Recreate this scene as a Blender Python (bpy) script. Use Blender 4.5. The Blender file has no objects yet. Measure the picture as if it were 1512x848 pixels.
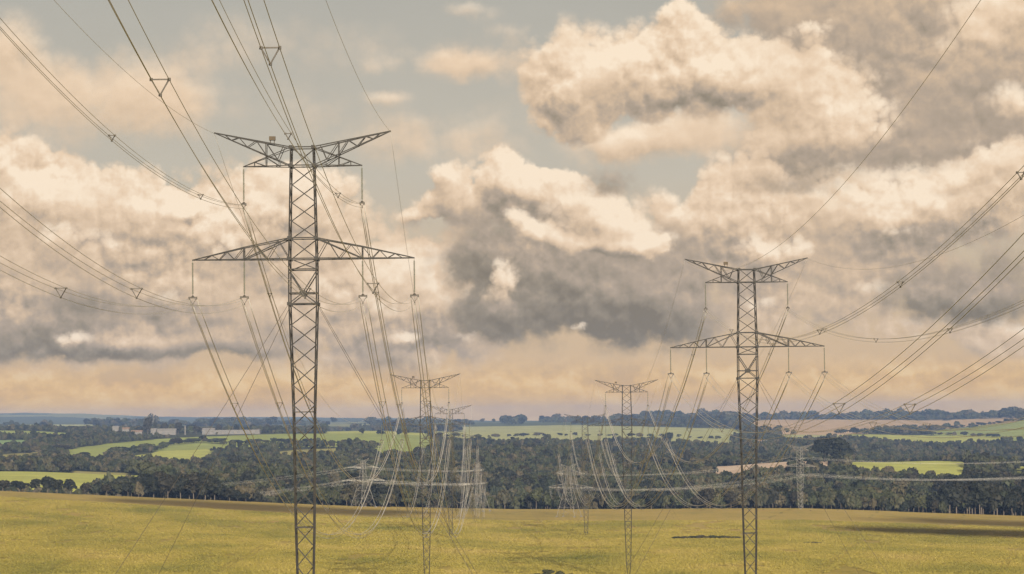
import bpy, math, random
import numpy as np
from mathutils import Matrix, Vector

SC = bpy.context.scene
COL = SC.collection
random.seed(7)
RNG = np.random.default_rng(11)
R = math.radians

# ------------------------------------------------------------------ camera
F = 4200.0                                    # focal length in photograph pixels (100 mm on 36 mm)
ROLL = 0.0105
cam_d = bpy.data.cameras.new('camera')
cam = bpy.data.objects.new('camera', cam_d)
COL.objects.link(cam)
cam_d.lens = 100.0
cam_d.sensor_width = 36.0
cam_d.clip_start = 0.5
cam_d.clip_end = 60000.0
cam.matrix_world = Matrix.Rotation(R(90) + math.atan(196 / F), 4, 'X') @ Matrix.Rotation(-ROLL, 4, 'Z')
SC.camera = cam

# ------------------------------------------------------------------ light
SUN_EL, SUN_AZ = R(15.5), R(9)                 # low, behind the viewer and to the right
to_sun = Vector((math.sin(SUN_AZ) * math.cos(SUN_EL), -math.cos(SUN_AZ) * math.cos(SUN_EL), math.sin(SUN_EL)))
SKY_STRENGTH = 0.45
sd = bpy.data.lights.new('sun', 'SUN')
sd.energy = 5.0
sd.angle = R(0.5)
sd.color = (1.0, 0.86, 0.66)
sun = bpy.data.objects.new('sun', sd)
COL.objects.link(sun)
sun.rotation_mode = 'QUATERNION'
sun.rotation_quaternion = to_sun.to_track_quat('Z', 'Y')

SC.view_settings.view_transform = 'Standard'
SC.view_settings.look = 'None'
SC.view_settings.exposure = 1.25
SC.view_settings.gamma = 1.0
SC.view_settings.use_curve_mapping = False
SC.cycles.use_adaptive_sampling = True
SC.cycles.adaptive_threshold = 0.015
SC.cycles.max_bounces = 4
SC.cycles.diffuse_bounces = 2
SC.cycles.glossy_bounces = 2
SC.cycles.transmission_bounces = 2
SC.cycles.transparent_max_bounces = 8
SC.cycles.volume_bounces = 0
SC.cycles.use_denoising = True

# ------------------------------------------------------------------ sky
W = bpy.data.worlds.new('World')
SC.world = W
W.use_nodes = True
W.cycles.sampling_method = 'MANUAL'
W.cycles.sample_map_resolution = 512


class G:
    """Small expression builder over a node tree."""
    def __init__(s, nt):
        s.nt = nt

    def new(s, t):
        return s.nt.nodes.new(t)

    def put(s, sock, v):
        if hasattr(v, 'is_output'):
            s.nt.links.new(v, sock)
        else:
            sock.default_value = v

    def m(s, op, a, b=None, c=None, clamp=False):
        n = s.new('ShaderNodeMath')
        n.operation = op
        n.use_clamp = clamp
        for i, v in enumerate((a, b, c)):
            if v is not None:
                s.put(n.inputs[i], v)
        return n.outputs[0]

    def add(s, a, b): return s.m('ADD', a, b)
    def sub(s, a, b): return s.m('SUBTRACT', a, b)
    def mul(s, a, b): return s.m('MULTIPLY', a, b)
    def madd(s, a, b, c): return s.m('MULTIPLY_ADD', a, b, c)

    def v(s, op, a, b=None, c=None):
        n = s.new('ShaderNodeVectorMath')
        n.operation = op
        for i, x in enumerate((a, b, c)):
            if x is not None:
                s.put(n.inputs[i], x)
        return n.outputs['Value'] if op in ('DOT_PRODUCT', 'LENGTH', 'DISTANCE') else n.outputs['Vector']

    def xyz(s, x, y, z=0.0):
        n = s.new('ShaderNodeCombineXYZ')
        for i, q in enumerate((x, y, z)):
            s.put(n.inputs[i], q)
        return n.outputs[0]

    def noise(s, vec, scale, detail=4, rough=0.55, lac=2.0, out=0):
        n = s.new('ShaderNodeTexNoise')
        n.inputs['Scale'].default_value = scale
        n.inputs['Detail'].default_value = detail
        n.inputs['Roughness'].default_value = rough
        n.inputs['Lacunarity'].default_value = lac
        s.put(n.inputs['Vector'], vec)
        return n.outputs[out]

    def step(s, x, lo, hi):
        n = s.new('ShaderNodeMapRange')
        n.interpolation_type = 'SMOOTHSTEP'
        s.put(n.inputs[0], x)
        n.inputs[1].default_value = lo
        n.inputs[2].default_value = hi
        return n.outputs[0]

    def mix(s, f, a, b):
        n = s.new('ShaderNodeMix')
        n.data_type = 'RGBA'
        s.put(n.inputs[0], f)
        s.put(n.inputs[6], a)
        s.put(n.inputs[7], b)
        return n.outputs[2]

    def ramp(s, f, stops, interp='LINEAR'):
        n = s.new('ShaderNodeValToRGB')
        n.color_ramp.interpolation = interp
        e = n.color_ramp.elements
        while len(e) > 1:
            e.remove(e[-1])
        for i, (p, c) in enumerate(stops):
            q = e[0] if i == 0 else e.new(p)
            q.position = p
            q.color = (*c, 1)
        s.put(n.inputs[0], f)
        return n.outputs[0]


def srgb(r, g, b):
    f = lambda c: (c / 255 / 12.92) if c / 255 <= 0.04045 else ((c / 255 + 0.055) / 1.055) ** 2.4
    return (f(r), f(g), f(b))


# clouds: soft masses placed by bearing and height above the horizon (hundredths of 1/42 radian)
# x, y are given on the photograph's scale and turned into bearing / elevation
def bear(x, y):
    xu = x - (y - 424) * ROLL
    yu = y + (x - 756) * ROLL
    return ((xu - 756) / 100.0, (620 - yu) / 100.0)


# each layer of cloud: soft masses (x, y, rx, ry, amount), edge roughness, edge softness, tone, relief
LAYERS = [
    # thin soft sheets high up
    ([(110, 155, 215, 72, .95), (15, 70, 55, 55, .7), (250, 150, 80, 55, .35), (700, 97, 85, 25, .95), (690, 15, 60, 16, .45), (748, 50, 50, 20, .45),
      (560, 97, 30, 20, .4), (520, 60, 160, 60, .34), (640, 200, 120, 60, .30), (330, 60, 110, 60, .34), (840, 235, 90, 40, .34), (1055, 185, 90, 42, .85), (950, 205, 90, 34, .7), (640, 215, 150, 46, .4), (900, 215, 60, 30, .5), (470, 170, 90, 60, .3), (770, 150, 60, 40, .3), (572, 146, 36, 12, .5), (840, 32, 26, 18, .5), (930, 205, 60, 20, .3), (1060, 225, 60, 25, .4)], .40, (.26, 1.0), .69, .22),
    # the grey mass on the upper right
    ([(1330, 110, 200, 190, 1.3), (1240, 260, 150, 60, .6), (1480, 130, 130, 190, 1.0), (1110, 18, 70, 26, .5), (1100, 280, 90, 60, .5), (1180, 40, 80, 60, .5)], .7, (.1, .9), .42, .34),
    # the cream mass in front of it
    ([(930, 115, 135, 62, 1.15), (850, 150, 52, 75, .95), (1005, 42, 40, 42, .85), (1070, 105, 100, 45, .85), (1160, 130, 110, 45, .85), (1195, 40, 34, 26, .75),
      (1235, 175, 70, 42, 1.0), (1170, 215, 90, 28, .75), (1215, 98, 20, 18, .5), (860, 200, 50, 25, .4)], .92, (.2, .58), .66, .40),
    ([(1435, 42, 50, 38, .75), (1508, 12, 70, 34, 1.0), (1492, 155, 58, 27, 1.0), (1400, 75, 34, 22, .5), (1455, 62, 30, 12, .4), (1290, 262, 100, 20, .85), (1380, 262, 60, 16, .6), (1060, 232, 50, 14, .6)], .75, (.25, 1.0), .72, .34),
    # cumulus banks
    ([(60, 400, 260, 110, 1.25), (260, 430, 160, 90, .9), (8, 268, 52, 58, .9), (75, 290, 50, 38, .7), (150, 292, 80, 42, .8), (235, 318, 70, 36, .6), (325, 345, 60, 40, .5),
      (430, 300, 95, 62, 1.1), (400, 380, 110, 70, .6), (600, 410, 62, 52, .95), (540, 470, 120, 80, .9), (650, 440, 50, 50, .6), (640, 500, 120, 60, .6), (690, 410, 50, 70, .6),
      (735, 243, 26, 28, .9), (757, 275, 62, 32, 1.0), (825, 285, 46, 30, .8), (660, 262, 30, 24, .85), (645, 298, 34, 18, .65), (700, 315, 60, 24, .6), (620, 318, 26, 11, .6), (286, 312, 16, 9, .65), (870, 320, 90, 50, .6)], 1.0, (.22, .54), .58, .42),
    ([(1130, 320, 110, 50, .7), (1120, 385, 50, 40, .85), (1260, 310, 120, 45, .9), (1340, 330, 60, 50, .8), (1420, 300, 110, 52, 1.1), (1250, 390, 150, 60, .8), (1040, 350, 60, 60, .5), (1480, 250, 55, 45, .8), (1040, 300, 80, 50, .75), (1100, 240, 70, 30, .55), (1010, 420, 60, 70, .6), (1350, 480, 90, 40, .5), (1150, 470, 120, 50, .5), (1480, 500, 80, 40, .6)], 1.0, (.25, .70), .59, .38),
    # smaller heads standing in the banks
    ([(8, 250, 34, 34, .9), (62, 285, 36, 26, .8), (150, 282, 40, 26, .8), (255, 318, 34, 18, .7), (330, 372, 50, 26, .7), (150, 362, 46, 26, .7), (70, 350, 40, 22, .6), (425, 275, 50, 34, .9), (600, 392, 44, 26, .9),
      (655, 432, 36, 24, .7), (560, 452, 50, 26, .7), (480, 420, 46, 26, .5), (610, 500, 50, 18, .6), (240, 440, 50, 18, .5), (735, 236, 22, 24, .9), (820, 280, 30, 20, .7), (662, 256, 22, 18, .8),
      (1262, 288, 50, 24, .8), (1400, 275, 50, 26, .9), (1330, 345, 40, 24, .7), (1180, 372, 44, 24, .7), (1112, 372, 34, 26, .8), (1290, 425, 44, 20, .6), (1470, 240, 40, 30, .9), (1080, 300, 40, 20, .6), (1120, 450, 40, 18, .5), (1360, 500, 50, 14, .5)], .95, (.34, .85), .65, .46),
    # shaded bellies
    ([(850, 415, 160, 78, 1.5), (725, 365, 44, 46, .8), (965, 445, 80, 55, 1.0), (735, 470, 50, 30, .8), (905, 262, 46, 36, .5), (1000, 480, 50, 40, .5), (800, 310, 40, 18, .4),
      (1410, 440, 110, 42, 1.2), (1485, 412, 50, 40, .6), (1330, 405, 26, 14, .35), (1180, 275, 60, 20, .5), (1330, 235, 120, 30, .5),
      (35, 487, 110, 34, 1.3), (140, 440, 120, 30, .55), (230, 514, 220, 18, .95), (330, 502, 100, 20, .6), (175, 505, 60, 22, .5), (560, 530, 110, 12, .5), (10, 575, 60, 10, .4)], .95, (.15, .85), .20, .34),
    # sunlit heads in front of the dark cloud
    ([(905, 328, 52, 36, 1.35), (955, 360, 44, 20, 1.1), (890, 362, 60, 14, .8), (798, 345, 38, 22, .95), (768, 325, 30, 18, .6), (740, 402, 26, 24, .85), (735, 435, 30, 26, .5),
      (853, 481, 18, 8, .8), (112, 503, 36, 13, .6), (690, 500, 40, 14, .4), (830, 295, 44, 20, .6)], .9, (.28, .80), .65, .46),
]

ng = bpy.data.node_groups.new('cloud_relief', 'ShaderNodeTree')
ng.interface.new_socket('Vector', in_out='INPUT', socket_type='NodeSocketVector')
ng.interface.new_socket('Warped', in_out='OUTPUT', socket_type='NodeSocketVector')
ng.interface.new_socket('Relief', in_out='OUTPUT', socket_type='NodeSocketFloat')
g = G(ng)
gi = g.new('NodeGroupInput')
go = g.new('NodeGroupOutput')
P = gi.outputs[0]


def blobs(g, vec, lst):
    acc = 0.0
    for (x, y, rx, ry, a) in lst:
        cx, cy = bear(x, y)
        d = g.v('MULTIPLY', g.v('SUBTRACT', vec, (cx, cy, 0)), (100 / rx, 100 / ry, 0))
        e = g.m('EXPONENT', g.mul(g.v('DOT_PRODUCT', d, d), -1.0))
        acc = g.madd(e, a, acc)
    return acc


w1 = g.v('SUBTRACT', g.noise(P, 1.5, 2, .5, out=1), (.5, .5, .5))
Pw = g.v('MULTIPLY_ADD', w1, (.34, .28, 0), P)
w2 = g.v('SUBTRACT', g.noise(P, 4.2, 5, .66, out=1), (.5, .5, .5))
Pw = g.v('MULTIPLY_ADD', w2, (.24, .22, 0), Pw)
Pb = g.v('MULTIPLY_ADD', w2, (.13, .13, 0), P)
rel = g.mul(g.sub(g.noise(g.v('MULTIPLY', P, (1, 1.2, 1)), 1.3, 10, .60), .5), .8)
for sc_, am in ((1.05, .50), (2.5, .30), (6.2, .16), (14.0, .065)):
    vn = g.new('ShaderNodeTexVoronoi')
    vn.voronoi_dimensions = '2D'
    vn.feature = 'F1'
    vn.inputs['Scale'].default_value = sc_
    g.put(vn.inputs['Vector'], g.v('ADD', Pb, (sc_ * 3, 1.7, 0)))
    dd_ = vn.outputs['Distance']
    rel = g.madd(g.sub(.22, g.mul(dd_, dd_)), am * 1.6, rel)
g.put(go.inputs[0], Pw)
g.put(go.inputs[1], rel)

g = G(W.node_tree)
for n in list(W.node_tree.nodes):
    W.node_tree.nodes.remove(n)
tc = g.new('ShaderNodeTexCoord')
sp = g.new('ShaderNodeSeparateXYZ')
g.put(sp.inputs[0], g.v('NORMALIZE', tc.outputs['Generated']))
az = g.m('ARCTAN2', sp.outputs[0], sp.outputs[1])
el = g.m('ARCSINE', sp.outputs[2])
U = g.mul(az, 42.0)
V = g.mul(el, 42.0)
P = g.xyz(U, V, 0.0)


def blob_group(g, lst, name):
    """the masses of one list as a node group, so it can be read at several places"""
    t = bpy.data.node_groups.new(name, 'ShaderNodeTree')
    t.interface.new_socket('Vector', in_out='INPUT', socket_type='NodeSocketVector')
    t.interface.new_socket('Amount', in_out='OUTPUT', socket_type='NodeSocketFloat')
    q = G(t)
    a, z = q.new('NodeGroupInput'), q.new('NodeGroupOutput')
    q.put(z.inputs[0], blobs(q, a.outputs[0], lst))

    def read(vec):
        n = g.new('ShaderNodeGroup')
        n.node_tree = t
        g.put(n.inputs[0], vec)
        return n.outputs[0]
    return read


def relief_at(vec):
    n = g.new('ShaderNodeGroup')
    n.node_tree = ng
    g.put(n.inputs[0], vec)
    return n.outputs[0], n.outputs[1]


OFF = (0.05, 0.13, 0)
Q0, r0 = relief_at(P)
Q1, r1 = relief_at(g.v('ADD', P, OFF))
Q2 = g.v('ADD', Q0, (0.12, 0.42, 0))
soft = g.sub(g.noise(g.v('MULTIPLY', P, (.8, 1.4, 1)), .75, 7, .58), .5)
vary = g.m('MAXIMUM', g.madd(g.noise(P, .6, 2, .5), 3.2, -.2), .35)
SHADE = [(200, 430, 160, 40, -.05), (60, 310, 90, 45, .1), (425, 285, 60, 40, .1), (590, 400, 60, 40, .12), (90, 440, 120, 40, -.04), (330, 400, 90, 60, .05), (760, 312, 80, 16, -.18), (745, 250, 50, 26, .14), (1250, 290, 80, 26, .08),
         (1330, 340, 90, 30, -.1), (1180, 240, 100, 26, -.12), (900, 140, 60, 20, -.12), (930, 80, 90, 30, .06), (1240, 165, 40, 26, .12), (470, 460, 80, 40, .06), (1440, 290, 60, 40, .1)]
shade = blob_group(g, SHADE, 'shade')(Q0)
# beyond the part of the sky in view the banks go on
away = g.step(g.v('LENGTH', g.v('MULTIPLY', g.v('SUBTRACT', P, (0, 2.5, 0)), (1 / 9.5, 1 / 5.5, 0))), 1.0, 1.6)
wide = g.mul(away, g.madd(g.noise(P, .45, 3, .5), 3.2, -1.1))

low = g.sub(1.0, g.step(V, .1, 1.55))           # the air near the horizon
ns = g.new('ShaderNodeTexSky')
ns.sky_type = 'NISHITA'
ns.sun_disc = False
ns.sun_elevation = SUN_EL
ns.sun_rotation = math.atan2(to_sun.x, to_sun.y)
ns.air_density = 1.0
ns.dust_density = 3.0
clear = g.ramp(g.m('MULTIPLY', V, .125, clamp=True), [(.0, srgb(226, 188, 138)), (.2, srgb(212, 186, 152)), (.45, srgb(194, 184, 167)), (.8, srgb(175, 170, 158)), (1.0, srgb(164, 167, 163))])
# thin warm veil over the clear sky of the Sky Texture
veil = g.madd(soft, .10, 1.0)
clear = g.v('MULTIPLY', clear, g.xyz(veil, veil, veil))
sky = g.mix(.9, g.v('MULTIPLY', ns.outputs[0], (.1, .1, .1)), clear)
STOPS = [(.0, srgb(129, 119, 104)), (.2, srgb(150, 138, 121)), (.4, srgb(177, 160, 141)),
         (.58, srgb(207, 182, 153)), (.76, srgb(229, 203, 173)), (.96, srgb(245, 225, 199))]
for li, (lst, rough, (e0, e1), base, rk) in enumerate(LAYERS):
    masses = blob_group(g, lst, 'cloud_layer')
    b0 = masses(Q0)
    rough = g.mul(g.m('MINIMUM', g.madd(b0, 1.7, .12), 1.0), rough)
    f0 = g.madd(r0, rough, b0)
    f1 = g.madd(r1, rough, masses(Q1))
    lit = g.sub(b0, masses(Q2))          # whole masses: bright towards the light, grey beneath
    if li == 4:
        f0 = g.add(f0, wide)
        f1 = g.add(f1, wide)
    cov = g.step(f0, e0, e1)
    tone = g.add(g.add(base, g.mul(shade, 0.0 if li in (7, 8) else .9)), g.add(g.mul(g.mul(g.sub(f0, f1), vary), rk), g.mul(soft, .42)))
    tone = g.madd(lit, (.06, .08, .10, .10, .17, .15, .15, .11, .18)[li], tone)
    # thin rims let light through
    tone = g.add(tone, g.mul(g.sub(1.0, g.step(f0, e0, e0 + .8)), .08))
    tone = g.madd(g.sub(tone, .56), g.madd(low, -.5, 1.0), .56)
    sky = g.mix(cov, sky, g.ramp(tone, STOPS))
# low layered cloud seen through the warm air above the horizon
st = g.noise(g.v('MULTIPLY', Q0, (.55, 1.9, 1)), 1.3, 6, .58)
hcol = g.ramp(g.madd(g.sub(r0, r1), .65, st), [(.28, srgb(186, 160, 130)), (.44, srgb(214, 179, 131)), (.56, srgb(236, 198, 143)), (.70, srgb(250, 222, 176))])
sky = g.mix(g.mul(g.step(low, .25, 1.0), .82), sky, hcol)
# the last degree above the ground glows golden through the long way of air
gold = g.ramp(st, [(.3, srgb(222, 171, 90)), (.5, srgb(236, 185, 92)), (.7, srgb(249, 201, 108))])
sky = g.mix(g.mul(g.sub(1.0, g.step(V, .1, .95)), .85), sky, gold)
earth = g.sub(1.0, g.step(el, -.07, -.02))
sky = g.mix(earth, sky, (.09, .08, .05, 1))
bg1 = g.new('ShaderNodeBackground')
g.put(bg1.inputs[0], sky)
bg1.inputs[1].default_value = SKY_STRENGTH
wo = g.new('ShaderNodeOutputWorld')
g.put(wo.inputs[0], bg1.outputs[0])

# ------------------------------------------------------------------ tools


def unroll(x, y):
    return x - (y - 424) * ROLL, y + (x - 756) * ROLL


def at(x, y, D):
    """photograph pixel at distance D -> place in the scene"""
    xu, yu = unroll(x, y)
    return Vector(((xu - 756) * D / F, D, (620 - yu) * D / F))


def tag(o, label=None, cat=None, group=None, kind=None):
    if label: o['label'] = label
    if cat: o['category'] = cat
    if group: o['group'] = group
    if kind: o['kind'] = kind
    return o


def empty(name, loc=(0, 0, 0), rz=0.0, parent=None):
    o = bpy.data.objects.new(name, None)
    o.empty_display_size = 1
    COL.objects.link(o)
    o.location = loc
    o.rotation_euler = (0, 0, rz)
    if parent: o.parent = parent
    return o


def mesh_from(name, verts, faces, mat, smooth=False):
    me = bpy.data.meshes.new(name)
    verts = np.asarray(verts, np.float32)
    if isinstance(faces, np.ndarray):
        nf, k = faces.shape
        me.vertices.add(len(verts))
        me.vertices.foreach_set('co', verts.ravel())
        me.loops.add(nf * k)
        me.loops.foreach_set('vertex_index', faces.ravel().astype(np.int32))
        me.polygons.add(nf)
        me.polygons.foreach_set('loop_start', np.arange(0, nf * k, k, dtype=np.int32))
        me.update(calc_edges=True)
    else:
        me.from_pydata([tuple(v) for v in verts], [], faces)
    if mat: me.materials.append(mat)
    if smooth:
        me.polygons.foreach_set('use_smooth', np.ones(len(me.polygons), bool))
    return me


def obj(name, me, parent=None, loc=None):
    o = bpy.data.objects.new(name, me)
    COL.objects.link(o)
    if parent: o.parent = parent
    if loc is not None: o.location = loc
    return o


def copy_tree(o, parent=None):
    c = o.copy()
    COL.objects.link(c)
    c.parent = parent
    for ch in KIDS.get(o.name, list(o.children)):
        copy_tree(ch, c)
    return c


KIDS = {}


class MB:
    """collects bars, tubes, boxes into one mesh"""
    def __init__(s):
        s.v, s.f = [], []

    def bar(s, p, q, t, sides=4, t2=None):
        p, q = Vector(p), Vector(q)
        d = (q - p)
        if d.length < 1e-6: return
        d.normalize()
        a = d.orthogonal().normalized()
        if abs(d.z) < .95:
            a = d.cross(Vector((0, 0, 1))).normalized()
        b = d.cross(a)
        n = len(s.v)
        t2 = t if t2 is None else t2
        for pt, tt in ((p, t), (q, t2)):
            for k in range(sides):
                th = 2 * math.pi * (k + .5) / sides
                s.v.append(pt + (a * math.cos(th) + b * math.sin(th)) * tt * .5 * (1.414 if sides == 4 else 1))
        for k in range(sides):
            j = (k + 1) % sides
            s.f.append((n + k, n + j, n + sides + j, n + sides + k))
        s.f.append(tuple(n + k for k in range(sides))[::-1])
        s.f.append(tuple(n + sides + k for k in range(sides)))

    def tube(s, pts, r, sides=6):
        n0 = len(s.v)
        m = len(pts)
        for i, p in enumerate(pts):
            d = (pts[min(i + 1, m - 1)] - pts[max(i - 1, 0)]).normalized()
            a = d.cross(Vector((0, 0, 1))).normalized()
            b = d.cross(a)
            for k in range(sides):
                th = 2 * math.pi * k / sides
                s.v.append(p + (a * math.cos(th) + b * math.sin(th)) * r)
        for i in range(m - 1):
            for k in range(sides):
                j = (k + 1) % sides
                a0 = n0 + i * sides
                s.f.append((a0 + k, a0 + j, a0 + sides + j, a0 + sides + k))
        s.f.append(tuple(n0 + k for k in range(sides))[::-1])
        s.f.append(tuple(n0 + (m - 1) * sides + k for k in range(sides)))

    def box(s, lo, hi):
        n = len(s.v)
        for z in (lo[2], hi[2]):
            for x, y in ((lo[0], lo[1]), (hi[0], lo[1]), (hi[0], hi[1]), (lo[0], hi[1])):
                s.v.append(Vector((x, y, z)))
        s.f += [(n + 3, n + 2, n + 1, n), (n + 4, n + 5, n + 6, n + 7)]
        for k in range(4):
            j = (k + 1) % 4
            s.f.append((n + k, n + j, n + 4 + j, n + 4 + k))

    def lathe(s, prof, cx=0, cy=0, sides=10):
        n = len(s.v)
        for (r, z) in prof:
            for k in range(sides):
                th = 2 * math.pi * k / sides
                s.v.append(Vector((cx + r * math.cos(th), cy + r * math.sin(th), z)))
        for i in range(len(prof) - 1):
            for k in range(sides):
                j = (k + 1) % sides
                a = n + i * sides
                s.f.append((a + k, a + j, a + sides + j, a + sides + k))

    def mesh(s, name, mat, smooth=False):
        return mesh_from(name, s.v, s.f, mat, smooth)


# ------------------------------------------------------------------ materials
def material(name):
    m = bpy.data.materials.new(name)
    m.use_nodes = True
    nt = m.node_tree
    return m, G(nt), nt.nodes['Principled BSDF'], nt.nodes['Material Output']


def plain(name, lo, hi, rough=.6, metal=0.0, scale=1.5, stretch=(1, 1, 1)):
    m, g, b, o = material(name)
    t = g.new('ShaderNodeTexCoord')
    n = g.noise(g.v('MULTIPLY', t.outputs['Object'], stretch), scale, 5, .6)
    g.put(b.inputs['Base Color'], g.ramp(n, [(.3, lo), (.7, hi)]))
    b.inputs['Roughness'].default_value = rough
    b.inputs['Metallic'].default_value = metal
    return m


M_STEEL = plain('weathered_dark_steel', (.007, .007, .0072), (.018, .0175, .017), .8, .0, .6)
M_GALV = plain('pale_galvanised_steel', (.09, .088, .083), (.15, .146, .14), .6, .1, .5)
M_WIRE = plain('aluminium_strand', (.34, .34, .335), (.42, .415, .405), .5, .1, .05)
M_GLASS = plain('grey_green_insulator_glass', (.055, .06, .045), (.09, .095, .07), .35, 0, 3)
M_FIT = plain('dark_line_fitting', (.02, .018, .016), (.045, .04, .035), .7, 0, 4)
M_CONC = plain('foundation_concrete', (.16, .15, .13), (.24, .22, .2), .9, 0, 2)
M_BOX = plain('brown_marker_box', (.03, .022, .012), (.05, .036, .02), .8, 0, 5)
M_BARK = plain('bark', (.06, .048, .038), (.12, .10, .08), .9, 0, .8, (1, 1, .2))
M_WALL = plain('pale_render', (.07, .068, .064), (.105, .10, .094), .85, 0, .15)
M_ROOF = plain('sheet_roof', (.11, .108, .105), (.15, .147, .143), .5, .1, .1)
M_TILE = plain('clay_tile_roof', (.10, .07, .05), (.14, .095, .07), .85, 0, .3)
M_DARK = plain('dark_opening', (.02, .02, .022), (.05, .05, .05), .5, 0, .5)


def leaf_material(name, cols, rnd_scale=1.0):
    m, g, b, o = material(name)
    oi = g.new('ShaderNodeObjectInfo')
    ge = g.new('ShaderNodeTexCoord')
    n = g.noise(ge.outputs['Object'], 4.0, 3, .6)
    f = g.m('MULTIPLY_ADD', g.sub(n, .5), .55, oi.outputs['Random'])
    c = g.ramp(f, [(i / (len(cols) - 1), q) for i, q in enumerate(cols)])
    g.put(b.inputs['Base Color'], c)
    b.inputs['Roughness'].default_value = .7
    b.inputs['Specular IOR Level'].default_value = .25
    tr = g.new('ShaderNodeBsdfTranslucent')
    g.put(tr.inputs[0], c)
    mx = g.new('ShaderNodeMixShader')
    mx.inputs[0].default_value = .18
    g.nt.links.new(b.outputs[0], mx.inputs[1])
    g.nt.links.new(tr.outputs[0], mx.inputs[2])
    g.nt.links.new(mx.outputs[0], o.inputs[0])
    return m


M_LEAF = leaf_material('forest_leaves', [(0.0078, 0.0119, 0.0070), (0.0174, 0.0229, 0.0104), (0.0383, 0.0408, 0.0183), (0.0226, 0.0306, 0.0122), (0.0626, 0.0527, 0.0313), (0.0148, 0.0187, 0.0096)])
M_LEAFD = leaf_material('dark_leaves', [(0.0043, 0.0068, 0.0043), (0.0078, 0.0102, 0.0052), (0.0165, 0.0145, 0.0087)])

# ------------------------------------------------------------------ terrain
FIELD_D = np.array([-700, 0, 372, 536, 700, 937, 1050, 1300, 1556, 1800, 2050, 2130, 2200], float)
FIELD_Z = np.array([-8, -14, -34.5, -42.5, -49, -57.5, -59.5, -61.3, -63.6, -65, -66.8, -67.2, -67.6], float)
EDGE_X = np.array([-400, 0, 300, 520, 756, 1180, 1512, 1900], float)
EDGE_D = np.array([1985, 2000, 2060, 2105, 2130, 2140, 2130, 2130], float)
EDGE_Y = np.array([716, 725, 738, 747.5, 752, 750.5, 762, 774], float)


def zz(x, y, D):
    yu = y + (x - 756) * ROLL
    return (620 - yu) * D / F


COLS = {  # photograph column: (distance, height of the ground on the photograph) beyond the field; 'z' = metres
    0: [(2300, 'z', -66), (2500, 708), (2750, 698), (2950, 699), (3300, 690), (3600, 678), (4000, 668), (4300, 659), (4450, 651), (4700, 648), (5200, 644), (5600, 636), (5900, 636), (7000, 'z', -40), (8800, 629), (12000, 626), (18000, 611)],
    300: [(2250, 'z', -80), (2500, 722), (2800, 706), (3000, 703), (3300, 694), (3650, 684), (4000, 673), (4300, 661), (4500, 660), (4750, 655), (5200, 643), (5500, 641), (5800, 638), (7000, 'z', -40), (8800, 631), (12000, 627), (18000, 616)],
    520: [(2350, 'z', -88), (2600, 736), (2900, 712), (3200, 697), (3600, 680), (3900, 668), (4300, 658), (4700, 652), (5200, 641), (5600, 639), (6500, 637), (8000, 'z', -30), (9500, 628), (12000, 625), (18000, 619)],
    756: [(2400, 'z', -88), (2600, 738), (2900, 712), (3200, 690), (3500, 674), (3700, 667), (4000, 'z', -62), (4600, 656), (5200, 651), (5800, 645), (6500, 640), (7500, 634), (9000, 628), (9800, 625), (12000, 623), (18000, 620)],
    1000: [(2400, 'z', -90), (2600, 738), (2900, 714), (3150, 698), (3400, 686), (3600, 682), (3900, 'z', -72), (4600, 664), (5200, 655), (5800, 648), (6500, 640), (7500, 632), (8800, 621), (9500, 618), (11500, 'z', -10), (18000, 621)],
    1180: [(2400, 'z', -88), (2550, 735), (2750, 710), (2900, 694), (3100, 683), (3200, 681.5), (3500, 'z', -66), (4200, 671), (5000, 657), (5800, 648), (6600, 641), (8000, 630), (9000, 622), (9400, 620), (11500, 'z', -12), (18000, 620)],
    1400: [(2400, 'z', -92), (2600, 742), (2800, 718), (3000, 698), (3150, 688), (3300, 681.5), (3600, 'z', -70), (4400, 679), (5200, 661), (5700, 653), (6100, 648), (6600, 642), (7500, 637), (8600, 625), (9400, 619), (11500, 'z', -15), (18000, 620)],
    1512: [(2400, 'z', -96), (2650, 742), (2900, 715), (3100, 700), (3300, 690), (3600, 'z', -78), (4400, 680), (5200, 662), (5900, 651), (6400, 645), (6900, 636), (7600, 624), (8200, 617), (9400, 616), (11500, 'z', -18), (18000, 619)],
}
CX = np.array(sorted(COLS), float)
DG = np.concatenate([np.linspace(-700, 700, 24)[:-1], np.arange(700, 2200, 12.5), np.arange(2200, 6000, 14.0), np.geomspace(6000, 19500, 170)])
PROF = []
for x in sorted(COLS):
    ds, zs = [], []
    ed, ey = np.interp(x, EDGE_X, EDGE_D), np.interp(x, EDGE_X, EDGE_Y)
    ze = zz(x, ey, ed)
    ds.append(ed + 15); zs.append(ze - .6)
    for k in COLS[x]:
        if k[1] == 'z':
            ds.append(k[0]); zs.append(k[2])
        else:
            ds.append(k[0]); zs.append(zz(x, k[1], k[0]))
    ds.append(20000); zs.append(zs[-1] - 14)
    PROF.append((np.array(ds), np.array(zs)))


def pchip(x, xs, ys):
    h = np.diff(xs); d = np.diff(ys) / h
    m = np.zeros(len(xs))
    m[0], m[-1] = d[0], d[-1]
    for i in range(1, len(xs) - 1):
        if d[i - 1] * d[i] > 0:
            w1, w2 = 2 * h[i] + h[i - 1], h[i] + 2 * h[i - 1]
            m[i] = (w1 + w2) / (w1 / d[i - 1] + w2 / d[i])
    i = np.clip(np.searchsorted(xs, x) - 1, 0, len(xs) - 2)
    t = np.clip((x - xs[i]) / h[i], 0, 1)
    return ((2 * t**3 - 3 * t**2 + 1) * ys[i] + (t**3 - 2 * t**2 + t) * h[i] * m[i] + (-2 * t**3 + 3 * t**2) * ys[i + 1] + (t**3 - t**2) * h[i] * m[i + 1])


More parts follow.
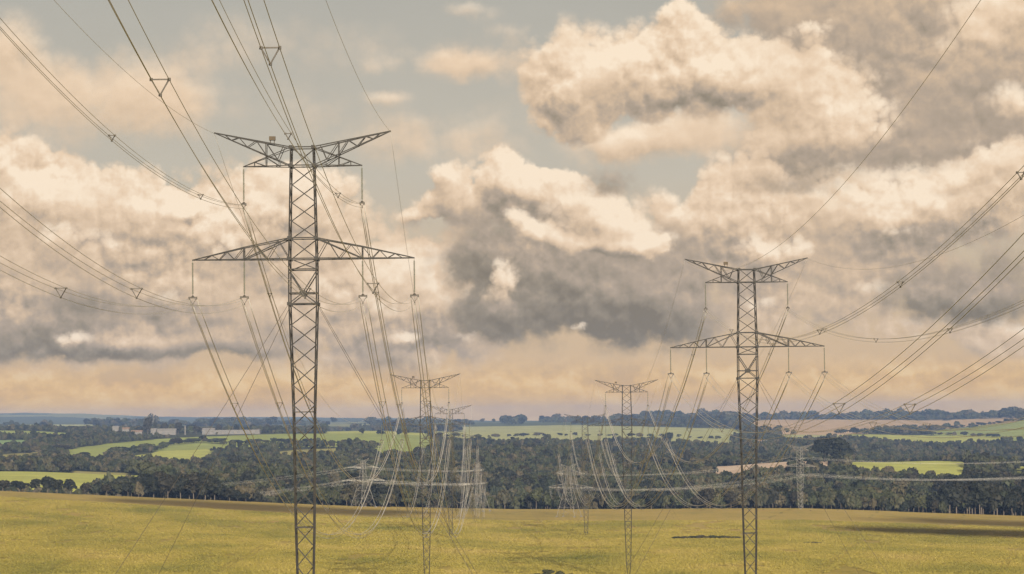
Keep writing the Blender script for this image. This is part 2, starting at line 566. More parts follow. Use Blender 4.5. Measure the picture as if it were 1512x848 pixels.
def vnoise(x, y, seed):
    xi, yi = np.floor(x).astype(np.int64), np.floor(y).astype(np.int64)
    fx, fy = x - xi, y - yi
    fx, fy = fx * fx * (3 - 2 * fx), fy * fy * (3 - 2 * fy)

    def h(a, b):
        n = (a * 374761393 + b * 668265263 + seed * 1442695041) & 0xffffffff
        n = ((n ^ (n >> 13)) * 1274126177) & 0xffffffff
        return ((n ^ (n >> 16)) & 0xffff) / 65535.0
    a, b, c, d = h(xi, yi), h(xi + 1, yi), h(xi, yi + 1), h(xi + 1, yi + 1)
    return (a + (b - a) * fx) * (1 - fy) + (c + (d - c) * fx) * fy


def fbm(x, y, seed, n=4):
    s, a, t = 0, 1, 0
    for k in range(n):
        s = s + a * (vnoise(x * 2**k, y * 2**k, seed + k) - .5)
        t += a; a *= .5
    return s / t


def field_z(X, D):
    xi = np.clip(X / np.maximum(D, 250) * F + 756, -400, 1900)
    base = pchip(np.clip(D, -700, 2200), FIELD_D, FIELD_Z)
    ed = np.interp(xi, EDGE_X, EDGE_D); ey = np.interp(xi, EDGE_X, EDGE_Y)
    ze = (620 - (ey + (xi - 756) * ROLL)) * ed / F
    be = pchip(ed, FIELD_D, FIELD_Z)
    t = np.clip((D - 850) / (ed - 850), 0, 1)
    t = t * t * (3 - 2 * t)
    return base + (ze - be) * t


PROFG = np.array([pchip(np.clip(DG, p[0][0], 20000), *p) for p in PROF])


def terrain_z(X, D):
    X = np.asarray(X, float); D = np.asarray(D, float)
    xi = np.clip(X / np.maximum(D, 250) * F + 756, -400, 1900)
    fz = field_z(X, D)
    xc = np.clip(xi, CX[0], CX[-1])
    j = np.clip(np.searchsorted(CX, xc) - 1, 0, len(CX) - 2)
    t = (xc - CX[j]) / (CX[j + 1] - CX[j])
    t = t * t * (3 - 2 * t)
    k = np.clip(np.searchsorted(DG, D) - 1, 0, len(DG) - 2)
    q = np.clip((D - DG[k]) / (DG[k + 1] - DG[k]), 0, 1)
    za = PROFG[j, k] * (1 - q) + PROFG[j, k + 1] * q
    zb = PROFG[j + 1, k] * (1 - q) + PROFG[j + 1, k + 1] * q
    hz = za * (1 - t) + zb * t
    far = np.clip((D - 2250) / 800, 0, 1)
    hz = hz + far * (fbm(X / 260, D / 260, 3) * 5.0 + np.clip((D - 12000) / 5000, 0, 1) * fbm(X / 620, D / 4000, 9, 5) * 36)
    ed = np.interp(xi, EDGE_X, EDGE_D)
    return np.where(D <= ed + 15, fz, hz)


def img_xy(X, D, Z):
    xu = 756 + X / D * F
    yu = 620 - Z / D * F
    y = yu - (xu - 756) * ROLL
    x = xu + (y - 424) * ROLL
    return x, y


# open land beyond the field: outline on the photograph, nearest and farthest distance, colour, metres of tree cover in front
GREEN, LIME, PALE, TEAL, TAN, PINK, OLIVE = (0.187, 0.225, 0.062), (0.262, 0.285, 0.074), (0.250, 0.265, 0.115), (0.140, 0.211, 0.094), (0.328, 0.242, 0.148), (.36, .285, .225), (0.203, 0.195, 0.070)
EXT = {0: 12, 1: 10, 2: 7, 3: 9, 12: 13, 13: 12, 14: 13, 15: 12, 16: 10}
PATCH = [
    ([(-60, 697), (130, 693), (330, 703), (330, 712), (180, 706), (100, 716), (-60, 713)], 2250, 2950, LIME),
    ([(108, 692), (190, 691), (190, 702), (108, 702)], 2250, 3100, OLIVE),
    ([(100, 664), (160, 655), (235, 649), (300, 645), (480, 640), (480, 648), (330, 655), (190, 661), (150, 674), (95, 680)], 3500, 5350, GREEN),
    ([(200, 673), (250, 664), (285, 661), (318, 664), (300, 675), (255, 682), (195, 679)], 3500, 4500, LIME),
    ([(-60, 650), (40, 650), (40, 656), (-60, 657)], 4000, 4700, TEAL),
    ([(-60, 634), (60, 637), (112, 640), (100, 645), (-60, 644)], 4800, 5800, GREEN),
    ([(330, 644), (480, 638), (560, 640), (640, 643), (640, 657), (540, 652), (440, 654), (330, 655)], 4000, 5500, GREEN),
    ([(480, 633), (560, 636), (630, 640), (630, 646), (480, 641)], 5000, 7500, LIME),
    ([(548, 662), (590, 658), (640, 655), (640, 664), (560, 670)], 3500, 4700, GREEN),
    ([(640, 637), (760, 640), (880, 639), (1000, 640), (1080, 645), (1080, 655), (980, 648), (800, 649), (690, 648), (640, 644)], 4300, 7300, PALE),
    ([(680, 630), (860, 628), (980, 631), (1080, 633), (1100, 642), (980, 640), (760, 639), (680, 637)], 5500, 8700, PALE),
    ([(960, 634), (1080, 633), (1100, 640), (1010, 646)], 5200, 8000, TEAL),
    ([(1045, 685), (1110, 679), (1180, 677), (1235, 682), (1215, 690), (1130, 690), (1090, 694), (1046, 692)], 2600, 3300, PINK),
    ([(1195, 687), (1230, 686), (1225, 691), (1190, 692)], 2600, 3200, LIME),
    ([(1250, 680), (1330, 680), (1430, 682), (1422, 695), (1395, 698), (1340, 692), (1250, 691)], 2600, 3500, LIME),
    ([(1470, 681), (1530, 679), (1530, 684), (1475, 686)], 2600, 3500, LIME),
    ([(945, 683), (1015, 688), (1010, 692), (945, 687)], 2700, 3700, TAN),
    ([(1110, 622), (1160, 619), (1300, 620), (1420, 621), (1400, 629), (1300, 634), (1230, 638), (1150, 637), (1110, 631)], 5800, 9500, TAN),
    ([(1250, 641), (1360, 643), (1480, 645), (1480, 650), (1400, 652), (1320, 649), (1250, 645)], 5000, 6700, LIME),
    ([(1150, 642), (1240, 641), (1250, 646), (1160, 647)], 4800, 6500, PALE),
    ([(-60, 618), (60, 622), (180, 624), (60, 628), (-60, 626)], 8800, 10600, PALE),
    ([(0, 671), (60, 668), (70, 672), (5, 676)], 3300, 4200, OLIVE),
    ([(395, 668), (440, 664), (500, 662), (500, 667), (430, 671)], 3300, 4500, OLIVE),
    ([(1365, 637), (1430, 631), (1520, 620), (1600, 616), (1600, 652), (1500, 650), (1480, 643), (1400, 640)], 5500, 8600, GREEN),
    ([(1400, 620), (1500, 617), (1505, 621), (1420, 627)], 7600, 9600, TAN),
]


def inside(px, py, poly):
    r = np.zeros(px.shape, bool)
    n = len(poly)
    for i in range(n):
        (x0, y0), (x1, y1) = poly[i], poly[(i + 1) % n]
        c = ((y0 > py) != (y1 > py)) & (px < (x1 - x0) * (py - y0) / (y1 - y0 + 1e-9) + x0)
        r ^= c
    return r


def patches(X, D, Z, tree_h=7.0):
    """index of the open patch at a place (-1 where wooded)"""
    x, y = img_xy(X, np.maximum(D, 300), Z)
    jx = x + fbm(X / 60, D / 60, 21, 3) * 10
    jy = y + fbm(X / 60, D / 60, 25, 3) * 2.2
    idx = np.full(X.shape, -1)
    for i, (poly, d0, d1, c) in enumerate(PATCH):
        ok = (D > d0) & (D < d1)
        m = inside(jx, jy, poly)
        for k in (.5, 1.0):
            m |= inside(jx, jy - k * EXT.get(i, tree_h) * F / np.maximum(D, 300), poly)
        idx = np.where(ok & m & (idx < 0), i, idx)
    return idx


TU = np.concatenate([np.linspace(-1.1, -.27, 14)[:-1], np.linspace(-.27, .27, 420), np.linspace(.27, 1.1, 14)[1:]])
APEX = 600.0
uu, dd = np.meshgrid(TU, DG)
scale_d = np.where(dd > 250, dd, (dd + 750) * .25)
XX = uu * np.maximum(dd, 300) * 1.0
XX = np.where(dd < 300, uu * 300 + uu * 2.0 * (300 - dd) * (np.abs(uu) > .27), XX)
ZZ = terrain_z(XX, dd)
PI_ = patches(XX, dd, ZZ)
nr, nc = XX.shape
ids = np.arange(nr * nc).reshape(nr, nc)
faces = np.stack([ids[:-1, :-1], ids[:-1, 1:], ids[1:, 1:], ids[1:, :-1]], -1).reshape(-1, 4)
XI = np.clip(XX / np.maximum(dd, 250) * F + 756, -400, 1900)
ED = np.interp(XI, EDGE_X, EDGE_D)

g_m, g, b, o = material('farmland')
atn = g.new('ShaderNodeAttribute'); atn.attribute_name = 'land'
geo = g.new('ShaderNodeNewGeometry')
pos = geo.outputs['Position']
n1 = g.noise(pos, .02, 5, .6)
n2 = g.noise(pos, .35, 4, .65)
k = g.madd(g.sub(n1, .5), .7, g.madd(g.sub(n2, .5), .8, 1.0))
g.put(b.inputs['Base Color'], g.v('MULTIPLY', atn.outputs['Color'], g.xyz(k, k, k)))
b.inputs['Roughness'].default_value = .95
b.inputs['Specular IOR Level'].default_value = .1
M_LAND = g_m

g_m, g, b, o = material('ripening_crop')
geo = g.new('ShaderNodeNewGeometry')
pos = geo.outputs['Position']
warp = g.v('MULTIPLY_ADD', g.v('SUBTRACT', g.noise(pos, .012, 3, .5, out=1), (.5, .5, .5)), (70, 70, 0), pos)
big = g.noise(g.v('MULTIPLY', warp, (.5, .22, 1)), .035, 5, .6)
mid = g.noise(g.v('MULTIPLY', pos, (1, .4, 1)), .16, 5, .65)
fine = g.noise(g.v('MULTIPLY', pos, (1, .35, 1)), 1.3, 4, .7)
col = g.ramp(g.madd(g.sub(mid, .5), .45, big), [(.28, (0.1009, 0.1070, 0.0258)), (.42, (0.1893, 0.1639, 0.0364)), (.55, (0.2569, 0.2070, 0.0497)), (.72, (0.2829, 0.2239, 0.0755))])
sp2 = g.new('ShaderNodeSeparateXYZ'); g.put(sp2.inputs[0], pos)
# farther part of the field has dried more
dry = g.step(sp2.outputs[1], 1150, 1750)
col = g.mix(g.mul(dry, .5), col, (.285, .222, .078, 1))
k = g.madd(g.sub(fine, .5), .9, 1.0)
col = g.v('MULTIPLY', col, g.xyz(k, k, k))
# contour banks: thin bands where the crop is browner
yy = g.madd(g.sub(g.noise(pos, .006, 2, .5), .5), 160, sp2.outputs[1])
band = g.m('PINGPONG', g.madd(yy, 1.0, 37.0), 210.0)
band = g.sub(1.0, g.step(band, 2.0, 9.0))
col = g.mix(g.mul(band, .35), col, (.24, .15, .06, 1))
# machine tracks running away from the viewer on the right
tr = g.m('PINGPONG', g.madd(sp2.outputs[1], -.16, g.madd(g.noise(pos, .01, 2, .5), 10, sp2.outputs[0])), 32.0)
tr = g.mul(g.sub(1.0, g.step(tr, .5, 1.6)), g.step(g.noise(pos, .02, 3, .6), .5, .62))
col = g.mix(g.mul(tr, .6), col, (.10, .10, .03, 1))
g.put(b.inputs['Base Color'], col)
b.inputs['Roughness'].default_value = .95
b.inputs['Specular IOR Level'].default_value = .08
bp = g.new('ShaderNodeBump')
bp.inputs['Strength'].default_value = .8
bp.inputs['Distance'].default_value = .6
g.put(bp.inputs['Height'], fine)
g.put(b.inputs['Normal'], bp.outputs[0])
M_CROP = g_m

land = np.zeros((nr, nc, 4), np.float32); land[..., 3] = 1
land[...] = (.028, .034, .016, 1)
farc = np.array((.055, .07, .03, 1))
for i, pt in enumerate(PATCH):
    v_ = 1 + .25 * fbm(XX / 40, dd / 120, 40 + i, 3)
    m = PI_ == i
    for c in range(3):
        land[..., c] = np.where(m, pt[3][c] * v_, land[..., c])
fa = (dd > np.where(XI < 900, 7600, 9600))
fn = fbm(XX / 500, dd / 900, 77, 3)
for c in range(3):
    land[..., c] = np.where(fa & (PI_ < 0), np.where(fn > .13, (.16, .17, .07)[c], farc[c]), land[..., c])
me = mesh_from('terrain', np.stack([XX, dd, ZZ], -1).reshape(-1, 3), faces, M_LAND, True)
me.materials.append(M_CROP)
ca = me.color_attributes.new('land', 'FLOAT_COLOR', 'POINT')
ca.data.foreach_set('color', land.reshape(-1, 4).ravel())
fm = ((dd[:-1, :-1] + dd[1:, 1:]) / 2 < ED[:-1, :-1] + 8).ravel()
me.polygons.foreach_set('material_index', fm.astype(np.int32))
terrain = tag(obj('ground', me), kind='structure')


def px_ground(x, y, d0, d1):
    """nearest ground between two distances that shows at a photograph pixel"""
    ds = np.arange(d0, d1, 4.0)
    xu = np.array([unroll(x, y)[0]] * len(ds))
    X = (xu - 756) / F * ds
    iy_ = img_xy(X, ds, terrain_z(X, ds))[1]
    k = int(np.argmax(iy_ <= y)) if (iy_ <= y).any() else int(np.argmin(np.abs(iy_ - y)))
    return float(X[k]), float(ds[k])


def ground_at(X, D):
    return float(terrain_z(np.array([X]), np.array([D]))[0])


# dark green strips of unmown growth in the field
def strip(poly_img, D, hgt, name, label):
    pass


# ------------------------------------------------------------------ guyed pylon
LA = 52.3                                      # height of the lower crossarm
H = 69.0
# mast half width by height above the lower crossarm
MW_H = np.array([-52.3, -50.5, -41, -35, -20, -5.9, 0, 2.7, 12.2, 14.6])
MW_W = np.array([.55, .80, 1.05, 1.2, 1.38, 1.8, 1.78, 1.72, 1.52, 1.46])


def mw(h):
    return float(np.interp(h, MW_H, MW_W))


def unit_bar():
    """steel angle, one metre long, one metre wide legs (scaled per piece)"""
    t = .22
    pr = [(-.5, -.5), (.5, -.5), (.5, -.5 + t), (-.5 + t, -.5 + t), (-.5 + t, .5), (-.5, .5)]
    v = [(x, y, 0) for x, y in pr] + [(x, y, 1) for x, y in pr]
    f = [(i, (i + 1) % 6, 6 + (i + 1) % 6, 6 + i) for i in range(6)] + [(5, 4, 3, 2, 1, 0), (6, 7, 8, 9, 10, 11)]
    return v, f


_v, _f = unit_bar()
BAR = {}


def bar_mesh(mat):
    if mat.name not in BAR:
        BAR[mat.name] = mesh_from('steel_angle', _v, _f, mat)
    return BAR[mat.name]


def put_bar(name, p, q, t, mat, parent):
    p, q = Vector(p), Vector(q)
    d = q - p
    o = obj(name, bar_mesh(mat), parent)
    rot = d.to_track_quat('Z', 'Y').to_matrix().to_4x4()
    o.matrix_local = Matrix.Translation(p) @ rot @ Matrix.Diagonal((t, t, d.length, 1))
    return o


def pylon_bars(Hlow):
    """members of the mast and arms; Hlow = height of the lower crossarm above the base"""
    out = {'mast': [], 'upper_crossarm': [], 'lower_crossarm': []}
    base = -Hlow
    lo_h = [h for h in np.linspace(-5.9, max(base + 1.8, -50.5), max(2, int((Hlow - 7.7) / 2.55)))]
    lev = list(lo_h[::-1]) + [-4.5, -1.4, 0, 2.7] + list(np.linspace(2.7, 12.2, 5)[1:]) + [14.6]
    cor = [(-1, -1), (1, -1), (1, 1), (-1, 1)]
    pt = lambda c, h: (c[0] * mw(h), c[1] * mw(h), h + Hlow)
    for c in cor:
        out['mast'].append(('leg', [(0.12 * c[0], 0.12 * c[1], .35)] + [pt(c, h) for h in (lev[0], -41 if Hlow > 45 else lev[3], -35 if Hlow > 40 else lev[5], -20, -5.9, 0, 2.7, 12.2, 14.6)], .13))
    for i in range(len(lev) - 1):
        a, b = lev[i], lev[i + 1]
        for k in range(4):
            c0, c1 = cor[k], cor[(k + 1) % 4]
            if a in (-4.5, -5.9): continue
            if k % 2 == 0:
                out['mast'].append(('brace', [pt(c1, a), pt(c0, b)], .13))
            else:
                out['mast'].append(('brace', [pt(c0, a), pt(c1, b)], .11))
            if i == 0:
                out['mast'].append(('strut', [pt(c0, a), pt(c1, a)], .14))
    for h in (-5.9, -4.5, -1.4, 0, 2.7, 12.2, 14.6, -20, -35):
        if h < base + 4: continue
        for k in range(4):
            out['mast'].append(('strut', [pt(cor[k], h), pt(cor[(k + 1) % 4], h)], .15 if h > -6 else .12))
    for k in (0, 2):                            # the fan of members carrying the guys
        c0, c1 = cor[k], cor[(k + 1) % 4]
        cen = (0, c0[1] * mw(-4.5), Hlow - 4.5)
        for c in (c0, c1):
            out['mast'].append(('brace', [pt(c, -1.7), cen], .15))
            out['mast'].append(('brace', [pt(c, -5.9), cen], .13))
    # upper arms
    for s in (-1, 1):
        L = []
        tip = Vector((s * 11.6, 0, 16.7)); end = Vector((s * 7.8, 0, 12.2))
        for fy in (-1, 1):
            w0, w1 = mw(12.2), mw(14.6)
            def onY(x, w, xe): return fy * w * max(0.0, 1 - (abs(x) - w) / (xe - w))
            ml, mt = Vector((s * w0, fy * w0, 12.2)), Vector((s * w1, fy * w1, 14.6))
            tA = lambda x: ml.lerp(tip, (x - w0) / (11.6 - w0))
            tT = lambda x: mt.lerp(tip, (x - w1) / (11.6 - w1))
            tB = lambda x: mt.lerp(end, (x - w1) / (7.8 - w1))
            tC = lambda x: ml.lerp(end, (x - w0) / (7.8 - w0))
            L += [('chord', [mt, tip], .15), ('chord', [ml, tip], .13), ('chord', [mt, end], .11), ('chord', [ml, end], .13)]
            L.append(('brace', [tC(4.75), tT(4.75)], .11))
            xs = [4.75, 6.0, 7.2, 8.3, 9.3, 10.2]
            for i in range(len(xs) - 1):
                p, q = (tA(xs[i]), tT(xs[i + 1])) if i % 2 == 0 else (tT(xs[i]), tA(xs[i + 1]))
                L.append(('brace', [p, q], .10))
            L.append(('brace', [tT(4.75), tA(3.2)], .10)); L.append(('brace', [tA(3.2), tT(2.4)], .10))
            L.append(('brace', [tC(6.3), tB(6.3)], .08)); L.append(('brace', [tC(4.75), tB(6.3)], .08))
            L.append(('brace', [tC(3.0), tB(4.75)], .09)); L.append(('brace', [tC(3.0), tA(3.0)], .08))
        for x in (3.4, 6.2):
            fr = (x - 1.5) / (7.8 - 1.5)
            p = Vector((s * x, -1.5 * (1 - fr), 12.2)); L.append(('brace', [p, Vector((p.x, -p.y, p.z))], .08))
        for x in (4.75, 7.2, 9.3):
            fr = (x - 1.5) / (11.6 - 1.5)
            zt = 14.6 + fr * 2.1
            p = Vector((s * x, -1.48 * (1 - fr), zt)); L.append(('brace', [p, Vector((p.x, -p.y, p.z))], .08))
        for n, pts, t in L:
            out['upper_crossarm'].append((n, [Vector(q) + Vector((0, 0, Hlow)) for q in pts], t))
        # lower arms
        L = []
        tip = Vector((s * 14.55, 0, 0))
        for fy in (-1, 1):
            w0, w1 = mw(0), mw(2.7)
            ml, mt = Vector((s * w0, fy * w0, 0)), Vector((s * w1, fy * w1, 2.7))
            kn = Vector((s * 7.75, fy * w0 * .53, 1.55))
            tC = lambda x: ml.lerp(tip, (x - w0) / (14.55 - w0))
            tT = lambda x: mt.lerp(kn, (x - w1) / (7.75 - w1)) if x <= 7.75 else kn.lerp(tip, (x - 7.75) / (14.55 - 7.75))
            L += [('chord', [ml, tip], .16), ('chord', [mt, kn], .14), ('chord', [kn, tip], .14)]
            L.append(('brace', [tC(7.75), kn], .15))
            L.append(('brace', [mt, tC(7.75)], .15))
            xs = [7.75, 9.0, 10.0, 11.0, 12.0, 13.0]
            for i in range(len(xs) - 1):
                p, q = (tC(xs[i]), tT(xs[i + 1])) if i % 2 == 1 else (tT(xs[i]), tC(xs[i + 1]))
                L.append(('brace', [p, q], .09))
            xs = [1.8, 3.2, 4.7, 6.2, 7.75]
            for i in range(len(xs) - 1):
                p, q = (tC(xs[i]), tT(xs[i + 1])) if i % 2 == 0 else (tT(xs[i]), tC(xs[i + 1]))
                L.append(('brace', [p, q], .08))
        for x in (4.0, 7.75, 11.0):
            fr = (x - 1.78) / (14.55 - 1.78)
            p = Vector((s * x, -1.78 * (1 - fr), 0)); L.append(('brace', [p, Vector((p.x, -p.y, p.z))], .09))
        for n, pts, t in L:
            out['lower_crossarm'].append((n, [Vector(q) + Vector((0, 0, Hlow)) for q in pts], t))
    return out


HANG = [(-7.75, 12.2, .53), (7.75, 12.2, .53), (-14.5, 0, 1.0), (-7.75, 0, 1.0), (7.75, 0, 1.0), (14.5, 0, 1.0)]
STRING = 4.85


def insulator_mesh():
    b = MB()
    pr = [(.03, 0), (.03, -.25)]
    n = 26
    for i in range(n):
        z = -.3 - i * (4.1 / n)
        pr += [(.05, z), (.135, z - .05), (.14, z - .075), (.045, z - .09)]
    pr += [(.03, -4.5), (.03, -STRING)]
    b.lathe(pr, sides=8)
    return b.mesh('insulator_string', M_GLASS, True)


def yoke_mesh(s):
    b = MB()
    h = .866 * s
    b.box((-s / 2 - .08, -.05, -.10), (s / 2 + .08, .05, .14))
    b.lathe([(.02, .35), (.2, .16), (.2, .1), (.02, .1)], sides=8)
    b.bar((-s / 2, 0, -.02), (0, 0, -h), .07)
    b.bar((s / 2, 0, -.02), (0, 0, -h), .07)
    for x, z in ((-s / 2, -.05), (s / 2, -.05), (0, -h)):
        b.box((x - .06, -.22, z - .12), (x + .06, .22, z + .02))
    return b.mesh('yoke_plate', M_FIT)


ME_INS = insulator_mesh()
ME_YOKE = {.53: yoke_mesh(.53), 1.0: yoke_mesh(1.0)}
GUY_H = -5.9


def make_pylon(Hlow, fine, mat, guys=True, name='guyed_pylon'):
    root = empty(name)
    bars = pylon_bars(Hlow)
    for part, lst in bars.items():
        if fine:
            pe = empty(part, parent=root)
            for n, pts, t in lst:
                if len(pts) > 2:
                    b = MB()
                    for i in range(len(pts) - 1):
                        b.bar(pts[i], pts[i + 1], t)
                    obj(n, b.mesh(n, mat), pe)
                else:
                    put_bar(n, pts[0], pts[1], t, mat, pe)
        else:
            b = MB()
            for n, pts, t in lst:
                for i in range(len(pts) - 1):
                    b.bar(pts[i], pts[i + 1], t * 1.1)
            obj(part, b.mesh(part, mat), root)
    for (x, h, s) in HANG:
        i = obj('insulator_string', ME_INS, root, (x, 0, Hlow + h - .08))
        obj('yoke_plate', ME_YOKE[s], i, (0, 0, -STRING))
    b = MB()
    for hh in (-5.9, 0, 2.7, 12.2, 14.6):
        for sx in (-1, 1):
            for sy in (-1, 1):
                w_ = mw(hh)
                b.box((sx * w_ - .24, sy * w_ + sy * .08 - .015, Hlow + hh - .22), (sx * w_ + .24, sy * w_ + sy * .08 + .015, Hlow + hh + .22))
    for sy in (-1, 1):
        w_ = mw(-4.5)
        b.box((-.38, sy * w_ + sy * .05 - .02, Hlow - 4.85), (.38, sy * w_ + sy * .05 + .02, Hlow - 4.2))
    obj('gusset_plates', b.mesh('gusset_plates', mat), root)
    b = MB()
    b.box((-.8, -.8, -.8), (.8, .8, .1))
    b.lathe([(.5, .1), (.35, .3), (.0, .4)], sides=12)
    obj('foundation', b.mesh('foundation', M_CONC), root)
    b = MB()
    b.box((-4.3, -1.1, Hlow + 15.55), (-3.5, -.4, Hlow + 16.05))
    b.bar((-4.15, -.75, Hlow + 15.0), (-4.15, -.75, Hlow + 15.6), .07)
    b.bar((-3.65, -.75, Hlow + 14.9), (-3.65, -.75, Hlow + 15.6), .07)
    obj('marker_box', b.mesh('marker_box', M_BOX), root)
    return root


def add_guys(root, rz=0.0, spread=(30.5, 30.0), r=.02):
    """four guy wires down to anchors on the real ground"""
    Hl = root['hl']
    ox, oy, oz = root.location
    for sx in (-1, 1):
        for sy in (-1, 1):
            ax, ay = sx * spread[0], sy * spread[1]
            c, s = math.cos(rz), math.sin(rz)
            gx, gy = ox + ax * c - ay * s, oy + ax * s + ay * c
            gz = ground_at(gx, gy) - oz
            w = mw(GUY_H)
            b = MB()
            p, q = Vector((sx * w, sy * w, Hl + GUY_H)), Vector((ax, ay, gz + .2))
            pts = [p.lerp(q, i / 12) - Vector((0, 0, .5 * 4 * (i / 12) * (1 - i / 12))) for i in range(13)]
            b.tube(pts, r, 5)
            b.box((ax - .5, ay - .5, gz - .4), (ax + .5, ay + .5, gz + .25))
            obj('guy_wire', b.mesh('guy_wire', M_FIT), root)
    del root['hl']


def top_place(x, y, sc):
    """place from the photograph position of the lower arm level and the scale (px per metre)"""
    return at(x, y, F / sc)


PYL = {}
PLACES = {  # x of the mast and y of the lower arm's bottom chord, px per metre
    'L1': (447.5, 382.5, 11.3), 'R1': (1103.5, 512.5, 7.83),
    'L2': (628.5, 627.5, 4.48), 'R2': (925.5, 628.5, 4.03),
    'L3': (664.5, 645.5, 2.80), 'R3': (864, 656.5, 2.70)}
SAY = {'L1': 'nearest left', 'R1': 'nearest right', 'L2': 'middle left', 'R2': 'middle right', 'L3': 'farthest left', 'R3': 'farthest right'}
PL = {'L1': 'tall dark lattice pylon with six insulators, largest and nearest, on the left',
      'R1': 'tall dark lattice pylon with six insulators, second largest, on the right',
      'L2': 'dark guyed lattice pylon standing behind the largest one, mid-distance left row',
      'R2': 'dark guyed lattice pylon of mid distance, second in the right row',
      'L3': 'small distant guyed lattice pylon, third in the left row, overlapped by the second',
      'R3': 'small distant guyed lattice pylon, third in the right row near the pale strain tower'}
LAS = {}
for k, (x, y, sc) in PLACES.items():
    D = F / sc
    p = at(x, y, D)
    gz = ground_at(p.x, D)
    LAS[k] = p.z - gz
    o = make_pylon(LAS[k], k[1] in '12', M_STEEL)
    o.location = (p.x, D, gz)
    PYL[k] = o
    print('pylon', k, tuple(round(c, 1) for c in o.location), 'arm height', round(LAS[k], 1))
    tag(o, PL[k], 'pylon', 'guyed lattice pylons of the two power lines')
    o['hl'] = LAS[k]
    add_guys(o, r=.03 if k[1] == '1' else .018)

# ------------------------------------------------------------------ strain towers and the short guyed pylon


def strain_tower(Hh=34.0, bw=6.6, arms=((20.0, 14.0), (29.5, 8.5))):
    root = empty('strain_tower')
    cor = [(-1, -1), (1, -1), (1, 1), (-1, 1)]
    w = lambda h: float(np.interp(h, [0, 20, 24, Hh], [bw, 2.0, 1.7, 1.1]))
    pt = lambda c, h: Vector((c[0] * w(h), c[1] * w(h), h))
    lev = [0, 6.5, 12, 16.5, 20, 22.6, 26, 29.5, 32.1, Hh]
    for c in cor:
        b = MB()
        for i in range(len(lev) - 1):
            b.bar(pt(c, lev[i]), pt(c, lev[i + 1]), .2 if lev[i] < 20 else .16)
        b.box((c[0] * bw - .7, c[1] * bw - .7, -1.5), (c[0] * bw + .7, c[1] * bw + .7, .4))
        obj('leg', b.mesh('leg', M_GALV), root)
    b = MB()
    for i in range(len(lev) - 1):
        for k in range(4):
            c0, c1 = cor[k], cor[(k + 1) % 4]
            b.bar(pt(c0, lev[i]), pt(c1, lev[i + 1]), .075)
            b.bar(pt(c1, lev[i]), pt(c0, lev[i + 1]), .075)
            b.bar(pt(c0, lev[i + 1]), pt(c1, lev[i + 1]), .1)
    obj('bracing', b.mesh('bracing', M_GALV), root)
    for (h, L) in arms:
        b = MB()
        for s in (-1, 1):
            for fy in (-1, 1):
                ml, mt = pt((s, fy), h), pt((s, fy), h + 2.6)
                tipb, tipt = Vector((s * L, fy * .9, h)), Vector((s * L, fy * .9, h + .5))
                b.bar(ml, tipb, .13); b.bar(mt, tipt, .12); b.bar(tipb, tipt, .14)
                n = 6
                for i in range(n):
                    p, q = i / n, (i + 1) / n
                    if i % 2: b.bar(ml.lerp(tipb, p), mt.lerp(tipt, q), .06)
                    else: b.bar(mt.lerp(tipt, p), ml.lerp(tipb, q), .06)
            b.bar((s * L, -.9, h), (s * L, .9, h), .25)
        obj('crossarm', b.mesh('crossarm', M_GALV), root)
    b = MB()
    for s in (-1, 1):
        b.bar((s * 1.1, 0, Hh), (s * 5.5, 0, Hh + 1.6), .22); b.bar((s * 1.1, 0, Hh - 2.4), (s * 5.5, 0, Hh + 1.6), .2)
    b.bar((-1.1, 0, Hh), (1.1, 0, Hh), .2)
    obj('earth_wire_peak', b.mesh('earth_wire_peak', M_GALV), root)
    root['arms'] = 1
    return root


def place_ground(o, x, y, D, rz=0.0):
    p = at(x, y, D)
    z = ground_at(p.x, D)
    o.location = (p.x, D, z)
    o.rotation_euler = (0, 0, rz)
    print(o.name, [round(c, 1) for c in o.location], 'wanted z', round(p.z, 1))


s0 = strain_tower()
place_ground(s0, 840, 768, 1930, R(-22))
del s0['arms']
tag(s0, 'pale wide-legged lattice strain tower at the field edge, right of centre', 'strain tower', 'strain towers by the forest')
s1 = copy_tree(s0)
place_ground(s1, 706, 757, 2060, R(68))
tag(s1, 'pale strain tower seen edge-on at the field edge, behind the left row', 'strain tower')
s2 = copy_tree(s0)
place_ground(s2, 537, 751, 2095, R(40))
tag(s2, 'grey strain tower against the forest between the largest left pylon and the next', 'strain tower')
p5 = make_pylon(31.5, False, M_GALV)
place_ground(p5, 1181, 750.5, 2120, R(-36))
p5['hl'] = 31.5
add_guys(p5, R(-36), (20, 20))
tag(p5, 'short pale guyed pylon in front of the forest, right of the nearest right pylon', 'pylon', 'guyed lattice pylons of the two power lines')

# ------------------------------------------------------------------ conductors
WIRE_R = .025
SPACER = {}


def spacer_mesh(s):
    if s not in SPACER:
        b = MB()
        h = .866 * s
        v = [Vector((-s / 2, 0, 0)), Vector((s / 2, 0, 0)), Vector((0, 0, -h))]
        for i in range(3):
            b.bar(v[i], v[(i + 1) % 3], .075)
            b.box(tuple(v[i] - Vector((.08, .12, .08))), tuple(v[i] + Vector((.08, .12, .08))))
        SPACER[s] = b.mesh('spacer', M_FIT)
    return SPACER[s]


def curve_pts(A, B=None, c=0.0, n=56, bc=None, end=None):
    """sagging line from A to B (quadratic sag c), or from A toward the viewer with slope and curvature bc until distance end"""
    pts = []
    if bc:
        A = Vector(A)
        L = A.y - end
        for i in range(n + 1):
            s = L * i / n
            pts.append(Vector((A.x, A.y - s, A.z + bc[0] * s + bc[1] * s * s)))
    else:
        A, B = Vector(A), Vector(B)
        L = (B - A).xy.length
        for i in range(n + 1):
            t = i / n
            p = A.lerp(B, t)
            p.z -= c * L * L * t * (1 - t)
            pts.append(p)
    return pts


